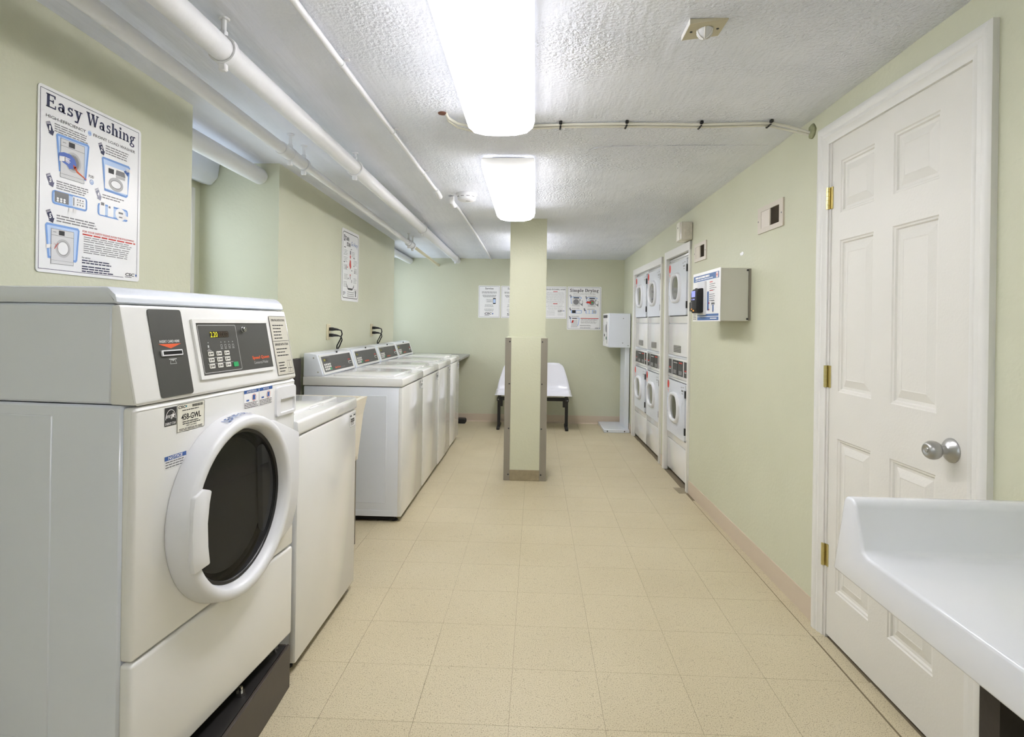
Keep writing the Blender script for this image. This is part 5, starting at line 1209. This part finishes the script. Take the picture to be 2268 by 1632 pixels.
q = MB(); q.lines(.05, .36, CH - .022, 1, .01, .012, x + .0005, .1, 2); q.lines(.05, .4, CH - .04, 1, .01, .005, x + .0005, .1, 3); q.rect(.45, .485, CH - .05, CH - .018, x + .0005); q.lines(.35, .47, .018, 1, .01, .006, x + .0005, .1, 4); q.buildflat('white_print', M_PRINTW, fp)
MB().text('H', .452, CH - .047, .03, .026, x + .001, .05).buildflat('logo_mark', mat('ink_pale_red', (222, 140, 128), .5, vary=0), fp)
q = MB(); q.lines(.335, .46, .218, 4, .012, .004, x, .3, 5); q.lines(.335, .45, .158, 4, .012, .004, x, .3, 6); q.lines(.02, .09, .15, 4, .014, .004, x, .2, 7); q.lines(.37, .43, .118, 3, .011, .004, x, .3, 8); q.buildflat('small_print', M_GREY, fp)
q = MB(); q.rect(.335, .39, .226, .231, x); q.rect(.335, .4, .176, .181, x); q.rect(.318, .334, .062, .07, x); q.rect(.318, .334, .1, .11, x); q.buildflat('red_print', M_RED, fp)
q = MB(); q.rect(.04, .1, .2, .209, x); q.rect(.37, .43, .098, .103, x); q.rect(.395, .407, .05, .058, x); q.buildflat('card_slot', M_INK, fp)
MB().rect(.055, .072, .145, .19, x).buildflat('card_arrow', BLU, fp)
lb = MB().rect(.004, .095, .003, .052, x + .0006).buildflat('number_label', M_TAG, fp); MB().lines(.012, .085, .044, 4, .01, .005, x + .001, .3, 12).buildflat('label_print', M_GREY, lb)
rd = MB(); rd.rbox(CD, CD + .018, .135, .275, .035, .24, .004, 1); rd = rd.build('reader_mount', M_PLAS, cm_)
rb = MB(); rb.prism([(CD + .016, .05), (CD + .05, .045), (CD + .062, .07), (CD + .06, .17), (CD + .048, .195), (CD + .016, .2)], 'y', .14, .262, .008, 2); rb = rb.build('card_reader', M_RUB, cm_)
MB().rect(.165, .24, .145, .182, CD + .0615).buildflat('reader_screen', M_SCREEN, rb)
q = MB(); q.rect(.17, .19, .128, .133, CD + .0628); q.rect(.2, .235, .127, .134, CD + .0628); q.buildflat('reader_lettering', M_SCREEN, rb)
q = MB()
for k in range(4): q.disc(.168, .112 - .01 * k, .0035, CD + .0632, 10)
q.buildflat('reader_dots', M_LGREY, rb)
q = MB(); q.rect(.165, .185, .068, .075, CD + .0632); q.rect(.19, .215, .058, .066, CD + .0605); q.buildflat('reader_lights', M_LEDR, rb)
MB().rbox(CD + .004, CD + .05, .075, .14, .06, .118, .004, 1).build('swipe_slot', M_BLACK, rb)
sp = MB(); sp.prism([(3.445 + .03 * cos(a * pi / 8) * (1 if a < 9 else .9), 1.693 + (.012 if a % 3 else .007) * sin(a * pi / 8)) for a in range(16)], 'x', rwx(3.45) - .0012, rwx(3.45) + .002)
tag(sp.build('paint_chip', M_PRINTW), 'small white bare spot in the green paint above the card machine', 'paint spot')

# ================================================================== MOULDED TABLE (right foreground)
tb = thing('laundry_table', 'white moulded table with a raised end lip in the right foreground', 'table', (.735, 0, 0))
pf = [(-.25, .694), (-.25, .769), (1.312, .766), (1.330, .772), (1.362, .868), (1.376, .879), (1.402, .877), (1.412, .866), (1.457, .684)]
MB().prism(pf, 'x', 0, .465, .007, 3).build('table_top', M_TABLE, tb, ang=45)
lg = MB(); lg.box(.045, .11, 1.0, 1.045, 0, .70); lg.build('leg', M_WOOD, tb, smooth=False)
lg = MB(); lg.box(.045, .11, -.2, -.155, 0, .70); lg.build('leg', M_WOOD, tb, smooth=False)
ap = MB(); ap.box(.10, .45, 1.04, 1.075, .52, .69); ap.build('apron', M_WOOD, tb, smooth=False)
lg = MB(); lg.box(.39, .45, 1.0, 1.045, 0, .70); lg.build('leg', M_WOOD, tb, smooth=False)
lg = MB(); lg.box(.39, .45, -.2, -.155, 0, .70); lg.build('leg', M_WOOD, tb, smooth=False)
